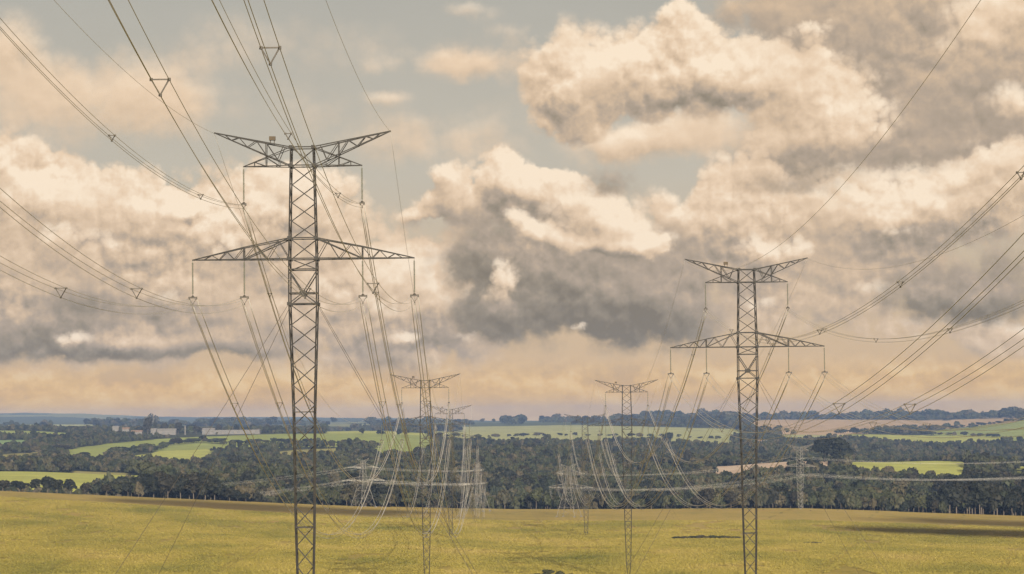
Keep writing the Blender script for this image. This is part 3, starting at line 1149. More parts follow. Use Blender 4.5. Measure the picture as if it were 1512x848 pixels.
def bundle(pts, s, label, group, spacers, r=WIRE_R, n=0):
    root = empty('conductor_bundle', pts[0])
    d = (pts[-1] - pts[0]); d.z = 0; d.normalize()
    side = Vector((d.y, -d.x, 0))
    if side.x < 0: side = -side
    h = .866 * s
    o0 = Vector(pts[0])
    for off in (side * (-s / 2), side * (s / 2), Vector((0, 0, -h))):
        b = MB()
        b.tube([p - o0 + off for p in pts], r, 5)
        obj('wire', b.mesh('wire', M_WIRE, True), root)
    ang = math.atan2(side.y, side.x)
    for f in spacers:
        i = min(int(f * (len(pts) - 1)), len(pts) - 2)
        q = f * (len(pts) - 1) - i
        p = pts[i].lerp(pts[i + 1], q)
        so = obj('spacer', spacer_mesh(s), root, p - o0)
        so.rotation_euler = (0, 0, ang)
    tag(root, label, 'conductor', group)
    return root


def earth(pts, label, r=.022):
    b = MB()
    o0 = Vector(pts[0])
    b.tube([p - o0 for p in pts], r, 5)
    o = obj('earth_wire', b.mesh('earth_wire', M_WIRE, True), None, o0)
    tag(o, label, 'earth wire', 'earth wires along the two power lines')


WHERE = ['upper left arm', 'upper right arm', 'outer lower left arm', 'inner lower left arm', 'inner lower right arm', 'outer lower right arm']


def hang(k, i):
    x, h, s = HANG[i]
    o = PYL[k].location
    return Vector((o.x + x, o.y, o.z + LAS[k] + h - .08 - STRING - .12))


def tip(k, s):
    o = PYL[k].location
    return Vector((o.x + s * 11.55, o.y, o.z + LAS[k] + 16.6))


NEAR = {'L': {0: (-.0729, 3.86e-4), 1: (-.0825, 4.5e-4), 2: (-.055, 3.2e-4)}, 'R': {0: (-.1127, 3.1e-4), 1: (-.1137, 3.19e-4), 2: (-.102, 2.9e-4)}}
SPD = {'L': {0: (320, 249, 178, 107), 1: (265, 155)}, 'R': {0: (474, 407, 338, 267, 203, 135), 1: (409, 262, 120)}}
for ln in 'LR':
    k1, k2, k3 = ln + '1', ln + '2', ln + '3'
    for i, (x, h, s) in enumerate(HANG):
        lv = 0 if h > 5 else 1
        A = hang(k1, i)
        end = 30.0
        pts = curve_pts(A, bc=NEAR[ln][lv], end=end, n=90)
        jit = (0, 4, -2, 0, 3, -4)[i]
        sp = [(A.y - (d_ + (jit if lv else 0))) / (A.y - end) for d_ in SPD[ln][lv] if d_ > 40]
        bundle(pts, s, f'three-wire bundle from {WHERE[i]} of {SAY[k1]} pylon rising overhead toward viewer', 'conductor bundles along the power lines', sp)
        for a, b_ in ((k1, k2), (k2, k3)):
            A, B = hang(a, i), hang(b_, i)
            n_sp = 5 if lv else 7
            bundle(curve_pts(A, B, 3.85e-4), s, f'sagging bundle between {WHERE[i]}s of {SAY[a]} and {SAY[b_]} pylons', 'conductor bundles along the power lines', [(q + .5) / n_sp for q in range(n_sp)], .050)
    for s, nm in ((-1, 'left'), (1, 'right')):
        earth(curve_pts(tip(k1, s), bc=NEAR[ln][2], end=30.0, n=80), f'thin single wire from top {nm} tip of {SAY[k1]} pylon toward viewer')
        for a, b_ in ((k1, k2), (k2, k3)):
            earth(curve_pts(tip(a, s), tip(b_, s), 3.2e-4), f'thin single wire joining top {nm} tips of {SAY[a]} and {SAY[b_]} pylons')


def loc_pt(o, v):
    return Matrix.Translation(o.location) @ Matrix.Rotation(o.rotation_euler.z, 4, 'Z') @ Vector(v)


ARMP = [(-8, 0, 29.4), (8, 0, 29.4), (-13.6, 0, 19.9), (-8, 0, 19.9), (8, 0, 19.9), (13.6, 0, 19.9)]


def strain_strings(o, idx, toward):
    """white strain strings reaching from an arm towards a line; returns the far end"""
    a = loc_pt(o, ARMP[idx])
    d = (toward - a).normalized()
    e = a + d * 5.5 - Vector((0, 0, .5))
    b = MB()
    inv = Matrix.Rotation(-o.rotation_euler.z, 4, 'Z') @ Matrix.Translation(-o.location)
    for q in (-.35, .35):
        b.bar(inv @ (a + Vector((0, 0, q))), inv @ (e + Vector((0, 0, q * .6))), .17, 6)
    obj('strain_insulator', b.mesh('strain_insulator', M_STRAIN), o)
    return e


M_STRAIN = plain('white_strain_glass', (0.357, 0.357, 0.348), (0.442, 0.442, 0.425), .3, 0, 2)
# right row into its strain tower and on to the right
SW = {'R': s0, 'L': s1}
for ln in 'LR':
    k3 = ln + '3'
    for i, (x, h, s) in enumerate(HANG):
        A = hang(k3, i)
        e = strain_strings(SW[ln], i, A)
        bundle(curve_pts(A, e, 4.2e-4, 36), s, f'bundle from {WHERE[i]} of {SAY[k3]} pylon down to strain tower', 'conductor bundles along the power lines', [.3, .7], .050)
    for s in (-1, 1):
        earth(curve_pts(tip(k3, s), loc_pt(SW[ln], (s * 5.4, 0, 35.5)), 3.0e-4, 30), f'thin single wire from top {"left" if s < 0 else "right"} tip of {SAY[k3]} pylon to strain tower')
far_r = Vector((560.0, 2230.0, -32.0))
for i, (x, h, s) in enumerate(HANG):
    B = loc_pt(p5, (x, 0, 31.5 + h - .2 - STRING))
    e = strain_strings(s0, i, B)
    bundle(curve_pts(e, B, 3.2e-4, 40), s, f'pale bundle from {WHERE[i]} of right strain tower to short pylon', 'conductor bundles crossing before the forest', [.25, .5, .75], .018)
    C = far_r + Vector((x * .8, -x * .6, h - 1))
    bundle(curve_pts(B, C, 3.2e-4, 40), s, f'pale bundle from {WHERE[i]} of short pylon out past right frame edge', 'conductor bundles crossing before the forest', [.25, .5, .75], .018)
far_l = Vector((-590.0, 2350.0, -25.0))
for i, (x, h, s) in enumerate(HANG):
    a1 = strain_strings(s1, i, loc_pt(s2, ARMP[i]))
    a2 = strain_strings(s2, i, loc_pt(s1, ARMP[i]))
    bundle(curve_pts(a1, a2, 5e-4, 24), s, f'short three-wire bundle joining {WHERE[i]}s of the two left strain towers', 'conductor bundles crossing before the forest', [.5])
    C = far_l + Vector((x * .3, x * .9, h))
    e = strain_strings(s2, i, C)
    bundle(curve_pts(e, C, 3.4e-4, 44), s, f'pale bundle from {WHERE[i]} of grey strain tower out past left edge', 'conductor bundles crossing before the forest', [.3, .6, .9], .018)

# ------------------------------------------------------------------ trees


def crown_mesh(name, seed, mat, rx=1.0, rz=.62, lobes=9, n=420, size=.17, flat=False):
    """crown of unit radius centred above the origin, made of leaf-clump faces"""
    r = np.random.default_rng(seed)
    cs, rs = [], []
    for i in range(lobes):
        a = r.uniform(0, 2 * np.pi); q = r.uniform(.15, .68) * rx
        cs.append((q * np.cos(a), q * np.sin(a), r.uniform(-.5, .62) * rz))
        rs.append(r.uniform(.3, .5))
    cs.append((0, 0, rz * .3)); rs.append(.55)
    cs, rs = np.array(cs), np.array(rs)
    w = rs**2 / (rs**2).sum()
    k = r.choice(len(rs), n, p=w)
    d = r.normal(size=(n, 3)); d /= np.linalg.norm(d, axis=1)[:, None]
    d[:, 2] = np.where(d[:, 2] < -.3, -d[:, 2] * .6, d[:, 2])
    rad = rs[k] * r.uniform(.75, 1.06, n)
    c = cs[k] + d * rad[:, None] * np.array([1, 1, .85])
    nrm = d + r.normal(size=(n, 3)) * .45
    nrm /= np.linalg.norm(nrm, axis=1)[:, None]
    t = np.cross(nrm, r.normal(size=(n, 3))); t /= np.linalg.norm(t, axis=1)[:, None]
    bt = np.cross(nrm, t)
    s = size * r.uniform(.55, 1.25, n)[:, None]
    v = np.stack([c - t * s - bt * s * .6, c + t * s * .9 - bt * s * .5, c + t * s * .7 + bt * s * .8 + nrm * s * .25, c - t * s * .8 + bt * s * .6], 1).reshape(-1, 3)
    f = np.arange(n * 4).reshape(-1, 4)
    return mesh_from(name, v, f, mat)


def trunk_mesh(name, seed):
    r = random.Random(seed)
    b = MB()
    x = y = 0
    b.bar((0, 0, -.12), (.02, 0, .35), .085, 6, .06)
    b.bar((.02, 0, .35), (.05, .03, .85), .06, 6, .03)
    for i in range(5):
        a = r.uniform(0, 6.28)
        z0 = r.uniform(.35, .6)
        b.bar((.03, 0, z0), (math.cos(a) * .5, math.sin(a) * .5, z0 + r.uniform(.25, .5)), .04, 5, .015)
    return b.mesh(name, M_BARK)


CROWNS = [crown_mesh('crown', 100 + i, M_LEAF, 1.0, (.55, .75, .95, .6, .8, .65, 1.1, .5)[i], 8 + i % 4, 430, .17) for i in range(8)]
CROWND = [crown_mesh('crown', 200 + i, M_LEAFD, 1.0, (.7, .85, 1.0)[i], 12, 900, .13) for i in range(3)]
TRUNKS = [trunk_mesh('trunk', i) for i in range(3)]


def tree(name, x, y, h, w, variant, label, group, dark=False, rz=None):
    """tree with its trunk base at (x, y, ground), h metres tall, crown w metres wide"""
    z = ground_at(x, y)
    t = empty(name, (x, y, z - .2), random.uniform(0, 6.28) if rz is None else rz)
    lst = CROWND if dark else CROWNS
    cm = lst[variant % len(lst)]
    co = obj('crown', cm, t)
    zf = (.7, .85, 1.0)[variant % 3] if dark else (.55, .75, .95, .6, .8, .65, 1.1, .5)[variant % 8]
    sz = h * .40 / max(.5, zf * .95)
    co.scale = (w / 2, w / 2, sz)
    co.location = (0, 0, h - sz * (zf * .62 + .42))
    tr = obj('trunk', TRUNKS[variant % 3], t)
    tr.scale = (w * .5, w * .5, h * .8)
    tag(t, label, 'tree', group)
    return t


USED = []
ORDW = ['first', 'second', 'third', 'fourth', 'fifth', 'sixth', 'seventh', 'eighth', 'ninth', 'tenth', 'eleventh', 'twelfth', 'thirteenth', 'fourteenth', 'fifteenth', 'sixteenth']


def tree_px(name, xp, ybase, ytop, wpx, D, variant, label, group=None, dark=True):
    p = at(xp, ybase, D)
    z = ground_at(p.x, D)
    top = at(xp, ytop, D).z
    h = max(4.0, top - z)
    w = wpx * D / F
    tree(name, p.x, D, h, w, variant, label, group, dark)
    USED.append((p.x, D, w * .5))


# row of dark trees on the left rim of the field
for i, (x, yt, w, D) in enumerate([(6, 708, 26, 2012), (30, 708, 28, 2018), (52, 706, 22, 2012), (72, 702, 30, 2020), (86, 706, 24, 2016), (106, 706, 22, 2018)]):
    tree_px('broadleaf_tree', x, 725, yt, w, D, i, ['dark bushy tree at the left frame edge on the field rim', 'second dark tree from the left edge, rounded top, on the field rim', 'narrow dark tree third from the left on the field rim',
            'tallest dark tree of the small row on the left field rim', 'dark tree leaning into its taller left neighbour on the left field rim', 'lone dark tree right of the gap in the left field-rim row'][i], 'trees along the left field rim')
for i in range(16):
    x = 128 + i * 5.2
    tree_px('broadleaf_tree', x, 733, 712 - 2 * math.sin(i * 1.9) - (i > 8) * 2, 20, 2040 + (i % 3) * 8, i, f'{ORDW[i]} tree from the left in hedge before the near-black clump on field rim', 'hedge trees on the left field rim', i % 2 == 0)
for i, (x, yt, w) in enumerate([(205, 701, 32), (222, 696, 36), (243, 694, 38), (262, 696, 40), (281, 694, 38), (298, 697, 40), (312, 701, 32)]):
    for j in range(2):
        tree_px('broadleaf_tree', x + j * 6, 738, yt + j * 5, w, 2070 + (1 - j) * 14, i + j, f'{ORDW[i]} near-black tree from the left, {"rear" if j else "front"} row of the left dark clump', 'dark clump on the left field rim')
for i, (x, yt, w) in enumerate([(326, 714, 24), (340, 718, 24), (352, 722, 20), (364, 727, 18)]):
    tree_px('broadleaf_tree', x, 740, yt, w, 2085, i, f'{ORDW[i]} small dark tree tapering off the right end of the dark clump', 'dark clump on the left field rim')
# two great dark trees by the pink field
tree_px('broadleaf_tree', 1217, 684, 644, 40, 3120, 0, 'left and taller of the two big dark trees between pink and green fields')
tree_px('broadleaf_tree', 1241, 690, 645, 44, 3060, 2, 'right, broader of the two big dark trees between pink and green fields')
# skyline tree and neighbours by the farm
tree_px('broadleaf_tree', 219, 641, 614, 17, 5450, 1, 'tall dome-shaped tree rising above the far farm buildings on the left')
tree_px('broadleaf_tree', 230, 641, 619, 6, 5450, 0, 'thin upright tree right beside the dome-shaped tree by the farm')
for i, (x, yt, w) in enumerate([(243, 624, 16), (254, 624, 12), (264, 623, 14), (196, 630, 16), (206, 629, 14), (281, 627, 12), (291, 628, 12), (338, 627, 16), (350, 626, 10)]):
    tree_px('broadleaf_tree', x, 641, yt, w, 5480 + i * 3, i, ['dark tree right beside the thin upright tree by the farm', 'dark tree above the white-roofed barn', 'dark tree just left of the silo at the far farm', 'dark tree left of the dome-shaped tree, behind tiled house', 'dark tree touching the left side of the dome-shaped tree', 'dark tree just right of the silo at the far farm', 'dark tree left of the dark-fronted shed', 'wide dark tree behind the middle of the long warehouse', 'dark tree behind the right part of the long warehouse'][i], 'trees about the far farm', i % 2 == 0)
tree_px('broadleaf_tree', 985, 656, 637, 20, 5000, 1, 'rounded bluish tree rising from the wood right of the middle right pylon')
for i, (x, yt, w) in enumerate([(948, 645, 10), (958, 647, 8), (894, 646, 8), (1015, 649, 12), (1030, 650, 12)]):
    tree_px('broadleaf_tree', x, 658, yt, w, 4900, i, ['tree just left of the rounded bluish tree by the middle right pylon, larger', 'smaller tree between two others left of the rounded bluish tree', 'small tree on the wood top left of the middle right pylon', 'first tree right of the rounded bluish tree on the wood top', 'second tree right of the rounded bluish tree on the wood top'][i], 'small trees on the wood top')
for i, (x, yt, w) in enumerate([(535, 632, 10), (560, 634, 10), (565, 636, 12), (590, 634, 12), (600, 633, 10), (648, 638, 14), (641, 640, 12)]):
    tree_px('broadleaf_tree', x, 646, yt, w, 5100, i, f'{ORDW[[0, 1, 2, 3, 4, 6, 5][i]]} from the left of small far trees on green fields behind middle left pylon', 'field trees behind the middle left pylon')
tree_px('broadleaf_tree', 267, 661, 650, 9, 4650, 0, 'dark tree beside a bright speck in the hedge between two left green fields')
tree_px('broadleaf_tree', 125, 685, 667, 22, 3700, 2, 'dark rounded tree at the left tip of the big green field')

# weeds and shrubs left standing in the crop
def shrub(xp, yp, D, w, h, label, group):
    p = at(xp, yp, D)
    t = empty('shrub', (p.x, D, ground_at(p.x, D)), random.uniform(0, 6.28))
    co = obj('foliage', random.choice(CROWNS), t)
    co.scale = (w / 2, w / 2, h * .75); co.location = (0, 0, h * .42)
    st = obj('stem', random.choice(TRUNKS), t)
    st.scale = (w * .3, w * .3, h * .7)
    tag(t, label, 'shrub', group)


for i, (x, y, D, w, h) in enumerate([(793, 845, 1078, 4.5, 1.8), (810, 843, 1090, 5.5, 2.6), (826, 843, 1088, 5.0, 2.3), (841, 845, 1078, 4.5, 1.6)]):
    shrub(x, y, D, w, h, f'{ORDW[i]} from left of four low green shrubs at the bottom centre edge', 'shrubs at the bottom of the field')
for i in range(9):
    shrub(1000 + i * 10.5, 791.5 + i * .25, 1500, 7.5, 1.7 - .08 * abs(i - 3), f'{ORDW[i]} from left in dark weed strip left of the nearest right pylon', 'dark weed strip in the field')
for i in range(3):
    shrub(1190 + i * 9, 801, 1420, 5, .9, f'{ORDW[i]} from left of three tiny weeds in the field right of nearest right pylon', 'tiny weeds in the field')

def hedge(line, d0, d1, n, hm, label, group):
    seg = [math.dist(line[i], line[i + 1]) for i in range(len(line) - 1)]
    tot = sum(seg)
    for i in range(n):
        t = (i + random.uniform(.2, .8)) / n * tot
        k = 0
        while k < len(seg) - 1 and t > seg[k]:
            t -= seg[k]; k += 1
        f_ = min(1, t / seg[k])
        x = line[k][0] + (line[k + 1][0] - line[k][0]) * f_
        y = line[k][1] + (line[k + 1][1] - line[k][1]) * f_
        X_, D_ = px_ground(x, y, d0, d1)
        h_ = hm * random.uniform(.7, 1.35)
        tree('hedge_tree', X_, D_, h_, h_ * random.uniform(1.2, 3.6), random.randrange(8), f'{ORD[i]} from left {label}', group, random.random() < .4)
        USED.append((X_, D_, 3))


ORD = ['first', 'second', 'third', 'fourth', 'fifth', 'sixth', 'seventh', 'eighth', 'ninth', 'tenth', 'eleventh', 'twelfth', 'thirteenth', 'fourteenth', 'fifteenth', 'sixteenth', 'seventeenth', 'eighteenth', 'nineteenth', 'twentieth',
       'twenty-first', 'twenty-second', 'twenty-third', 'twenty-fourth', 'twenty-fifth', 'twenty-sixth', 'twenty-seventh', 'twenty-eighth', 'twenty-ninth', 'thirtieth']
hedge([(165, 673), (190, 669), (232, 665), (258, 657), (300, 653), (335, 657)], 3500, 5300, 26, 9, 'in the hedge between the two left green fields', 'hedge between the left green fields')
hedge([(335, 657), (400, 654), (478, 656)], 3500, 5300, 16, 8, 'in the hedge left of the nearest left pylon, below green field', 'hedge below the green field')
hedge([(650, 645), (720, 646), (820, 644), (930, 645), (1010, 647), (1070, 650)], 4300, 7300, 28, 7, 'in the thin tree line across the central pale fields', 'tree line on the central fields')
hedge([(1235, 640), (1330, 641), (1420, 644), (1478, 647)], 5000, 7500, 20, 9, 'in the hedge of the far right slope, above the pale strip', 'hedges of the far right slope')
hedge([(1370, 637), (1430, 632), (1500, 622)], 5500, 9000, 14, 9, 'in the hedge climbing the far right green slope', 'hedges of the far right slope')
hedge([(0, 671), (40, 671), (100, 667)], 3200, 5200, 10, 9, 'in the hedge at the left edge below the far fields', 'hedge at the left edge')
hedge([(1050, 684), (1110, 681.5), (1180, 679.5)], 2600, 3600, 10, 5, 'of low bushes along the crest of the pink field', 'bushes on the pink field crest')

# the forest: candidate places, then the largest as trees of their own and the rest as one mass
cand = []
d = 2100.0
while d < 6000:
    step_ = (7.2 if d < 2500 else 8.4) if d < 3800 else 11.5
    half = .215 * d
    n = int(2 * half / step_)
    xs = np.linspace(-half, half, n) + RNG.uniform(-.45, .45, n) * step_
    ds = d + RNG.uniform(-.5, .5, n) * step_ * .95
    cand.append(np.stack([xs, ds], 1))
    d += step_ * .95 * (1 if d < 3800 else 1.1)
d = 6000.0
while d < 10200:
    step_ = 22
    half = .215 * d
    n = int(2 * half / step_)
    cand.append(np.stack([np.linspace(-half, half, n) + RNG.uniform(-.45, .45, n) * step_, d + RNG.uniform(-.5, .5, n) * step_], 1))
    d += 30
cand = np.concatenate(cand)
X, D = cand[:, 0], cand[:, 1]
xi = np.clip(X / D * F + 756, -400, 1900)
ok = D > np.interp(xi, EDGE_X, EDGE_D) + 14 + RNG.uniform(0, 8, len(X))
Z = terrain_z(X, D)
pa = patches(X, D, Z, 7.0)
ok &= (pa < 0)
ix, iy = img_xy(X, D, Z)
# hedgerow gaps, scrub: thin the woods where noise says so
dens = fbm(X / 150, D / 150, 61, 4)
ok &= ~((dens < -.12) & (D > 3900))
ok &= ~((fbm(X / 30, D / 30, 63, 3) < -.17) & (D < 3900))
ok &= ~((D > 6000) & (dens < -.02) & (D < 8600))
ok &= ~((D > 7800) & (ix < 900) & (dens < .16))
# orchard-free strips: villages / farm yard
ok &= ~((ix > 150) & (ix < 400) & (D > 5150) & (D < 5700) & (iy < 648))
for (ux, uy, ur) in USED:
    ok &= ((X - ux)**2 + (D - uy)**2) > (ur * .9)**2
for twr in (s0, s1, s2, p5):
    ok &= ((X - twr.location.x)**2 + (D - twr.location.y)**2) > 81
X, D, Z, ix, iy = X[ok], D[ok], Z[ok], ix[ok], iy[ok]
n = len(X)
hgt = RNG.uniform(9.0, 17, n) * (1 + 1.3 * fbm(X / 55, D / 55, 71, 3))
hgt *= np.interp(D, [2600, 3300, 5800, 6500], [1.0, .66, .62, .8])
hgt = np.clip(hgt, 4.5, 26)
hgt = np.where(RNG.random(n) < .05, hgt * 1.35, hgt)
# the right-hand block of forest is a tall plantation edge; low scrub in the hollow
hgt = np.where((ix > 1400) & (D < 2700), np.minimum(hgt * 1.8, 27), hgt)
hgt = np.where((ix < 200) & (D < 2300), hgt * .55, hgt)
hgt = np.where((D > 6000), hgt * 1.25, hgt)
hgt = np.where((D > 8300) & (fbm(X / 120, D / 500, 15, 3) > 0), hgt * 1.55, hgt)
wid = hgt * RNG.uniform(.68, 1.0, n) * np.where(D > 6000, 1.6, 1)
vis = (ix > -8) & (ix < 1520)
size = np.where(vis, wid / D, 0)
order = np.argsort(np.where(vis, D - np.interp(np.clip(X / D * F + 756, -400, 1900), EDGE_X, EDGE_D), 1e9) + np.where(ix < 120, 400, 0))
NIND = 230
one = order[:NIND]
ZONES = [(200, 'under the near-black clump on the left field rim'), (370, 'at the right end of the near-black clump'), (432, 'just left of the nearest left pylon'), (475, 'right behind the nearest left pylon'),
         (520, 'between nearest left pylon and grey strain tower'), (556, 'around the foot of the grey strain tower'), (610, 'between grey strain tower and middle left pylon'), (645, 'right behind the middle left pylon'),
         (690, 'around the farthest left pylon'), (725, 'behind the edge-on strain tower'), (775, 'right of the edge-on strain tower, at mid picture'), (815, 'left of the right-hand strain tower'),
         (860, 'behind the right-hand strain tower'), (905, 'left of the middle right pylon'), (945, 'right behind the middle right pylon'), (1010, 'right of the middle right pylon'), (1080, 'left of the nearest right pylon'),
         (1125, 'right behind the nearest right pylon'), (1165, 'left of the short pale pylon'), (1200, 'around the short pale pylon'), (1260, 'right of the short pale pylon'), (1330, 'below the two big dark trees and green field'),
         (1400, 'below the small bright green field'), (1450, 'where the right wood darkens'), (1600, 'in the dark wood at the right frame edge')]
row = D - np.interp(np.clip(X / D * F + 756, -400, 1900), EDGE_X, EDGE_D)
SEEN = {}
for q in one[np.argsort(ix[one])]:
    lab = next(l for b_, l in ZONES if ix[q] < b_)
    key = ('front-row ' if row[q] < 26 else 'second-row ') + ('tall' if hgt[q] > 13 else 'low') + ' forest trees ' + lab
    SEEN[key] = SEEN.get(key, -1) + 1
    key = f'{ORD[SEEN[key]]} from left, {key}'
    tree('forest_tree', float(X[q]), float(D[q]), float(hgt[q]), float(wid[q]), int(RNG.integers(0, 8)), key, 'forest-edge trees behind the field', bool(RNG.random() < (.95 if ix[q] > 1400 else .3)))
rest = np.ones(n, bool); rest[one] = False
X, D, Z, hgt, wid = X[rest], D[rest], Z[rest], hgt[rest], wid[rest]
print('forest instances', len(X))

# crown source objects for the mass: parts of one hidden library that the geometry nodes read
lib = bpy.data.collections.new('forest_crown_shapes')
for i in range(11):
    lo = bpy.data.objects.new('crown_shape', (CROWNS + CROWND)[i])
    lib.objects.link(lo)
pm = bpy.data.meshes.new('forest')
pm.vertices.add(len(X))
zf = np.array((.55, .75, .95, .6, .8, .65, 1.1, .5, .7, .85, 1.0))
var = RNG.integers(0, 8, len(X))
ixr = ix[rest]
dkp = np.clip(.16 + 1.2 * fbm(X / 70, D / 70, 88, 3), .02, .8)
dkp = np.where((ixr > 1400) & (D < 2750), .95, dkp)
var = np.where(RNG.random(len(X)) < dkp, RNG.integers(8, 11, len(X)), var)
sz = hgt * .42 / np.maximum(.5, zf[var] * .95)
pm.vertices.foreach_set('co', np.stack([X, D, Z + hgt - sz * (zf[var] * .62 + .42)], 1).astype(np.float32).ravel())
for nm, arr in (('sx', wid / 2), ('sz', sz), ('rot', RNG.uniform(0, 6.28, len(X)))):
    a = pm.attributes.new(nm, 'FLOAT', 'POINT'); a.data.foreach_set('value', arr.astype(np.float32))
a = pm.attributes.new('var', 'INT', 'POINT'); a.data.foreach_set('value', var.astype(np.int32))
forest = obj('forest', pm)
gn = bpy.data.node_groups.new('forest_scatter', 'GeometryNodeTree')
gn.interface.new_socket('Geometry', in_out='INPUT', socket_type='NodeSocketGeometry')
gn.interface.new_socket('Geometry', in_out='OUTPUT', socket_type='NodeSocketGeometry')
N = gn.nodes.new
gin, gout = N('NodeGroupInput'), N('NodeGroupOutput')
iop = N('GeometryNodeInstanceOnPoints')
ci = N('GeometryNodeCollectionInfo')
ci.inputs['Collection'].default_value = lib
ci.inputs['Separate Children'].default_value = True
ci.inputs['Reset Children'].default_value = True
iop.inputs['Pick Instance'].default_value = True


def attr(nm, t='FLOAT'):
    q = N('GeometryNodeInputNamedAttribute'); q.data_type = t; q.inputs[0].default_value = nm
    return q.outputs[0]


cs, cr = N('ShaderNodeCombineXYZ'), N('ShaderNodeCombineXYZ')
L = gn.links.new
sx = attr('sx')
L(sx, cs.inputs[0]); L(sx, cs.inputs[1]); L(attr('sz'), cs.inputs[2])
L(attr('rot'), cr.inputs[2])
L(gin.outputs[0], iop.inputs['Points'])
L(ci.outputs[0], iop.inputs['Instance'])
L(attr('var', 'INT'), iop.inputs['Instance Index'])
e2r = N('FunctionNodeEulerToRotation')
L(cr.outputs[0], e2r.inputs[0]); L(e2r.outputs[0], iop.inputs['Rotation'])
L(cs.outputs[0], iop.inputs['Scale'])
L(iop.outputs[0], gout.inputs[0])
md = forest.modifiers.new('scatter', 'NODES'); md.node_group = gn
tag(forest, 'grey-green forest rolling up the hills behind the field', 'forest', kind='stuff')

# ------------------------------------------------------------------ crop plants on the nearer part of the field


def scatter(name, pts, scale, rot, var, meshes, label):
    lib = bpy.data.collections.new(name + '_shapes')
    for i, m_ in enumerate(meshes):
        lib.objects.link(bpy.data.objects.new(name + '_shape', m_))
    pm = bpy.data.meshes.new(name)
    pm.vertices.add(len(pts))
    pm.vertices.foreach_set('co', pts.astype(np.float32).ravel())
    for nm, arr in (('sx', scale), ('sz', scale), ('rot', rot)):
        a = pm.attributes.new(nm, 'FLOAT', 'POINT'); a.data.foreach_set('value', arr.astype(np.float32))
    a = pm.attributes.new('var', 'INT', 'POINT'); a.data.foreach_set('value', var.astype(np.int32))
    o = obj(name, pm)
    g2 = gn.copy()
    next(q for q in g2.nodes if q.bl_idname == 'GeometryNodeCollectionInfo').inputs['Collection'].default_value = lib
    md = o.modifiers.new('scatter', 'NODES'); md.node_group = g2
    tag(o, label, 'crop', kind='stuff')


def clump_mesh(seed):
    r = np.random.default_rng(seed)
    n = 14
    c = np.stack([r.normal(0, .36, n), r.normal(0, .36, n), r.uniform(.12, .62, n)], 1)
    nr_ = r.normal(size=(n, 3)) * .6 + np.array([0, 0, .8]); nr_ /= np.linalg.norm(nr_, axis=1)[:, None]
    t = np.cross(nr_, r.normal(size=(n, 3))); t /= np.linalg.norm(t, axis=1)[:, None]
    bt = np.cross(nr_, t)
    sz_ = r.uniform(.14, .30, n)[:, None]
    v = np.stack([c - t * sz_, c - bt * sz_ * .6, c + t * sz_, c + bt * sz_ * .6], 1).reshape(-1, 3)
    return mesh_from('soya_clump', v, np.arange(n * 4).reshape(-1, 4), M_SOYA)


M_SOYA, g, b, o = material('soya_leaves')
oi = g.new('ShaderNodeObjectInfo')
geo = g.new('ShaderNodeNewGeometry')
big = g.noise(g.v('MULTIPLY', geo.outputs['Position'], (.5, .22, 1)), .035, 4, .6)
f = g.madd(g.sub(oi.outputs['Random'], .5), .08, big)
c = g.ramp(f, [(.26, (0.1144, 0.1210, 0.0266)), (.40, (0.1820, 0.1670, 0.0364)), (.55, (0.2486, 0.2139, 0.0497)), (.75, (0.2964, 0.2409, 0.0799))])
g.put(b.inputs['Base Color'], c)
b.inputs['Roughness'].default_value = .8
b.inputs['Specular IOR Level'].default_value = .15
tl = g.new('ShaderNodeBsdfTranslucent'); g.put(tl.inputs[0], c)
mx = g.new('ShaderNodeMixShader'); mx.inputs[0].default_value = .25
g.nt.links.new(b.outputs[0], mx.inputs[1]); g.nt.links.new(tl.outputs[0], mx.inputs[2]); g.nt.links.new(mx.outputs[0], o.inputs[0])
NP = 360000
pd = 930 + 900 * RNG.random(NP)**1.7
pu = RNG.uniform(-.192, .192, NP)
keep = RNG.random(NP) < .35 + .65 * pd / 1800
pd, pu = pd[keep], pu[keep]
px_ = pu * pd
gap = fbm(px_ / 14, pd / 40, 91, 3)
keep = gap > -.24
for (xa, ya, xb, yb) in ((1203, 846, 1262, 801), (1346, 834, 1378, 802), (1472, 846, 1502, 803), (905, 846, 1002, 803), (60, 846, 190, 800), (318, 846, 392, 806)):
    A_, B_ = px_ground(xa, ya, 950, 1900), px_ground(xb, yb, 950, 1900)
    dx, dy = B_[0] - A_[0], B_[1] - A_[1]
    Ls = math.hypot(dx, dy)
    off = ((px_ - A_[0]) * dy - (pd - A_[1]) * dx) / Ls + fbm(pd / 60, pd * 0, 17, 2) * 4
    al = ((px_ - A_[0]) * dx + (pd - A_[1]) * dy) / Ls
    on = (al > -60) & (al < Ls) & (np.minimum(np.abs(off - 1.2), np.abs(off + 1.2)) < .75) & (RNG.random(len(px_)) < .85)
    keep &= ~on
px_, pd = px_[keep], pd[keep]
pz = terrain_z(px_, pd)
scatter('soya_crop', np.stack([px_, pd, pz], 1), RNG.uniform(.8, 1.15, len(pd)), RNG.uniform(0, 6.28, len(pd)), RNG.integers(0, 4, len(pd)), [clump_mesh(i) for i in range(4)], 'yellowing soya crop covering the field')

# ------------------------------------------------------------------ far buildings


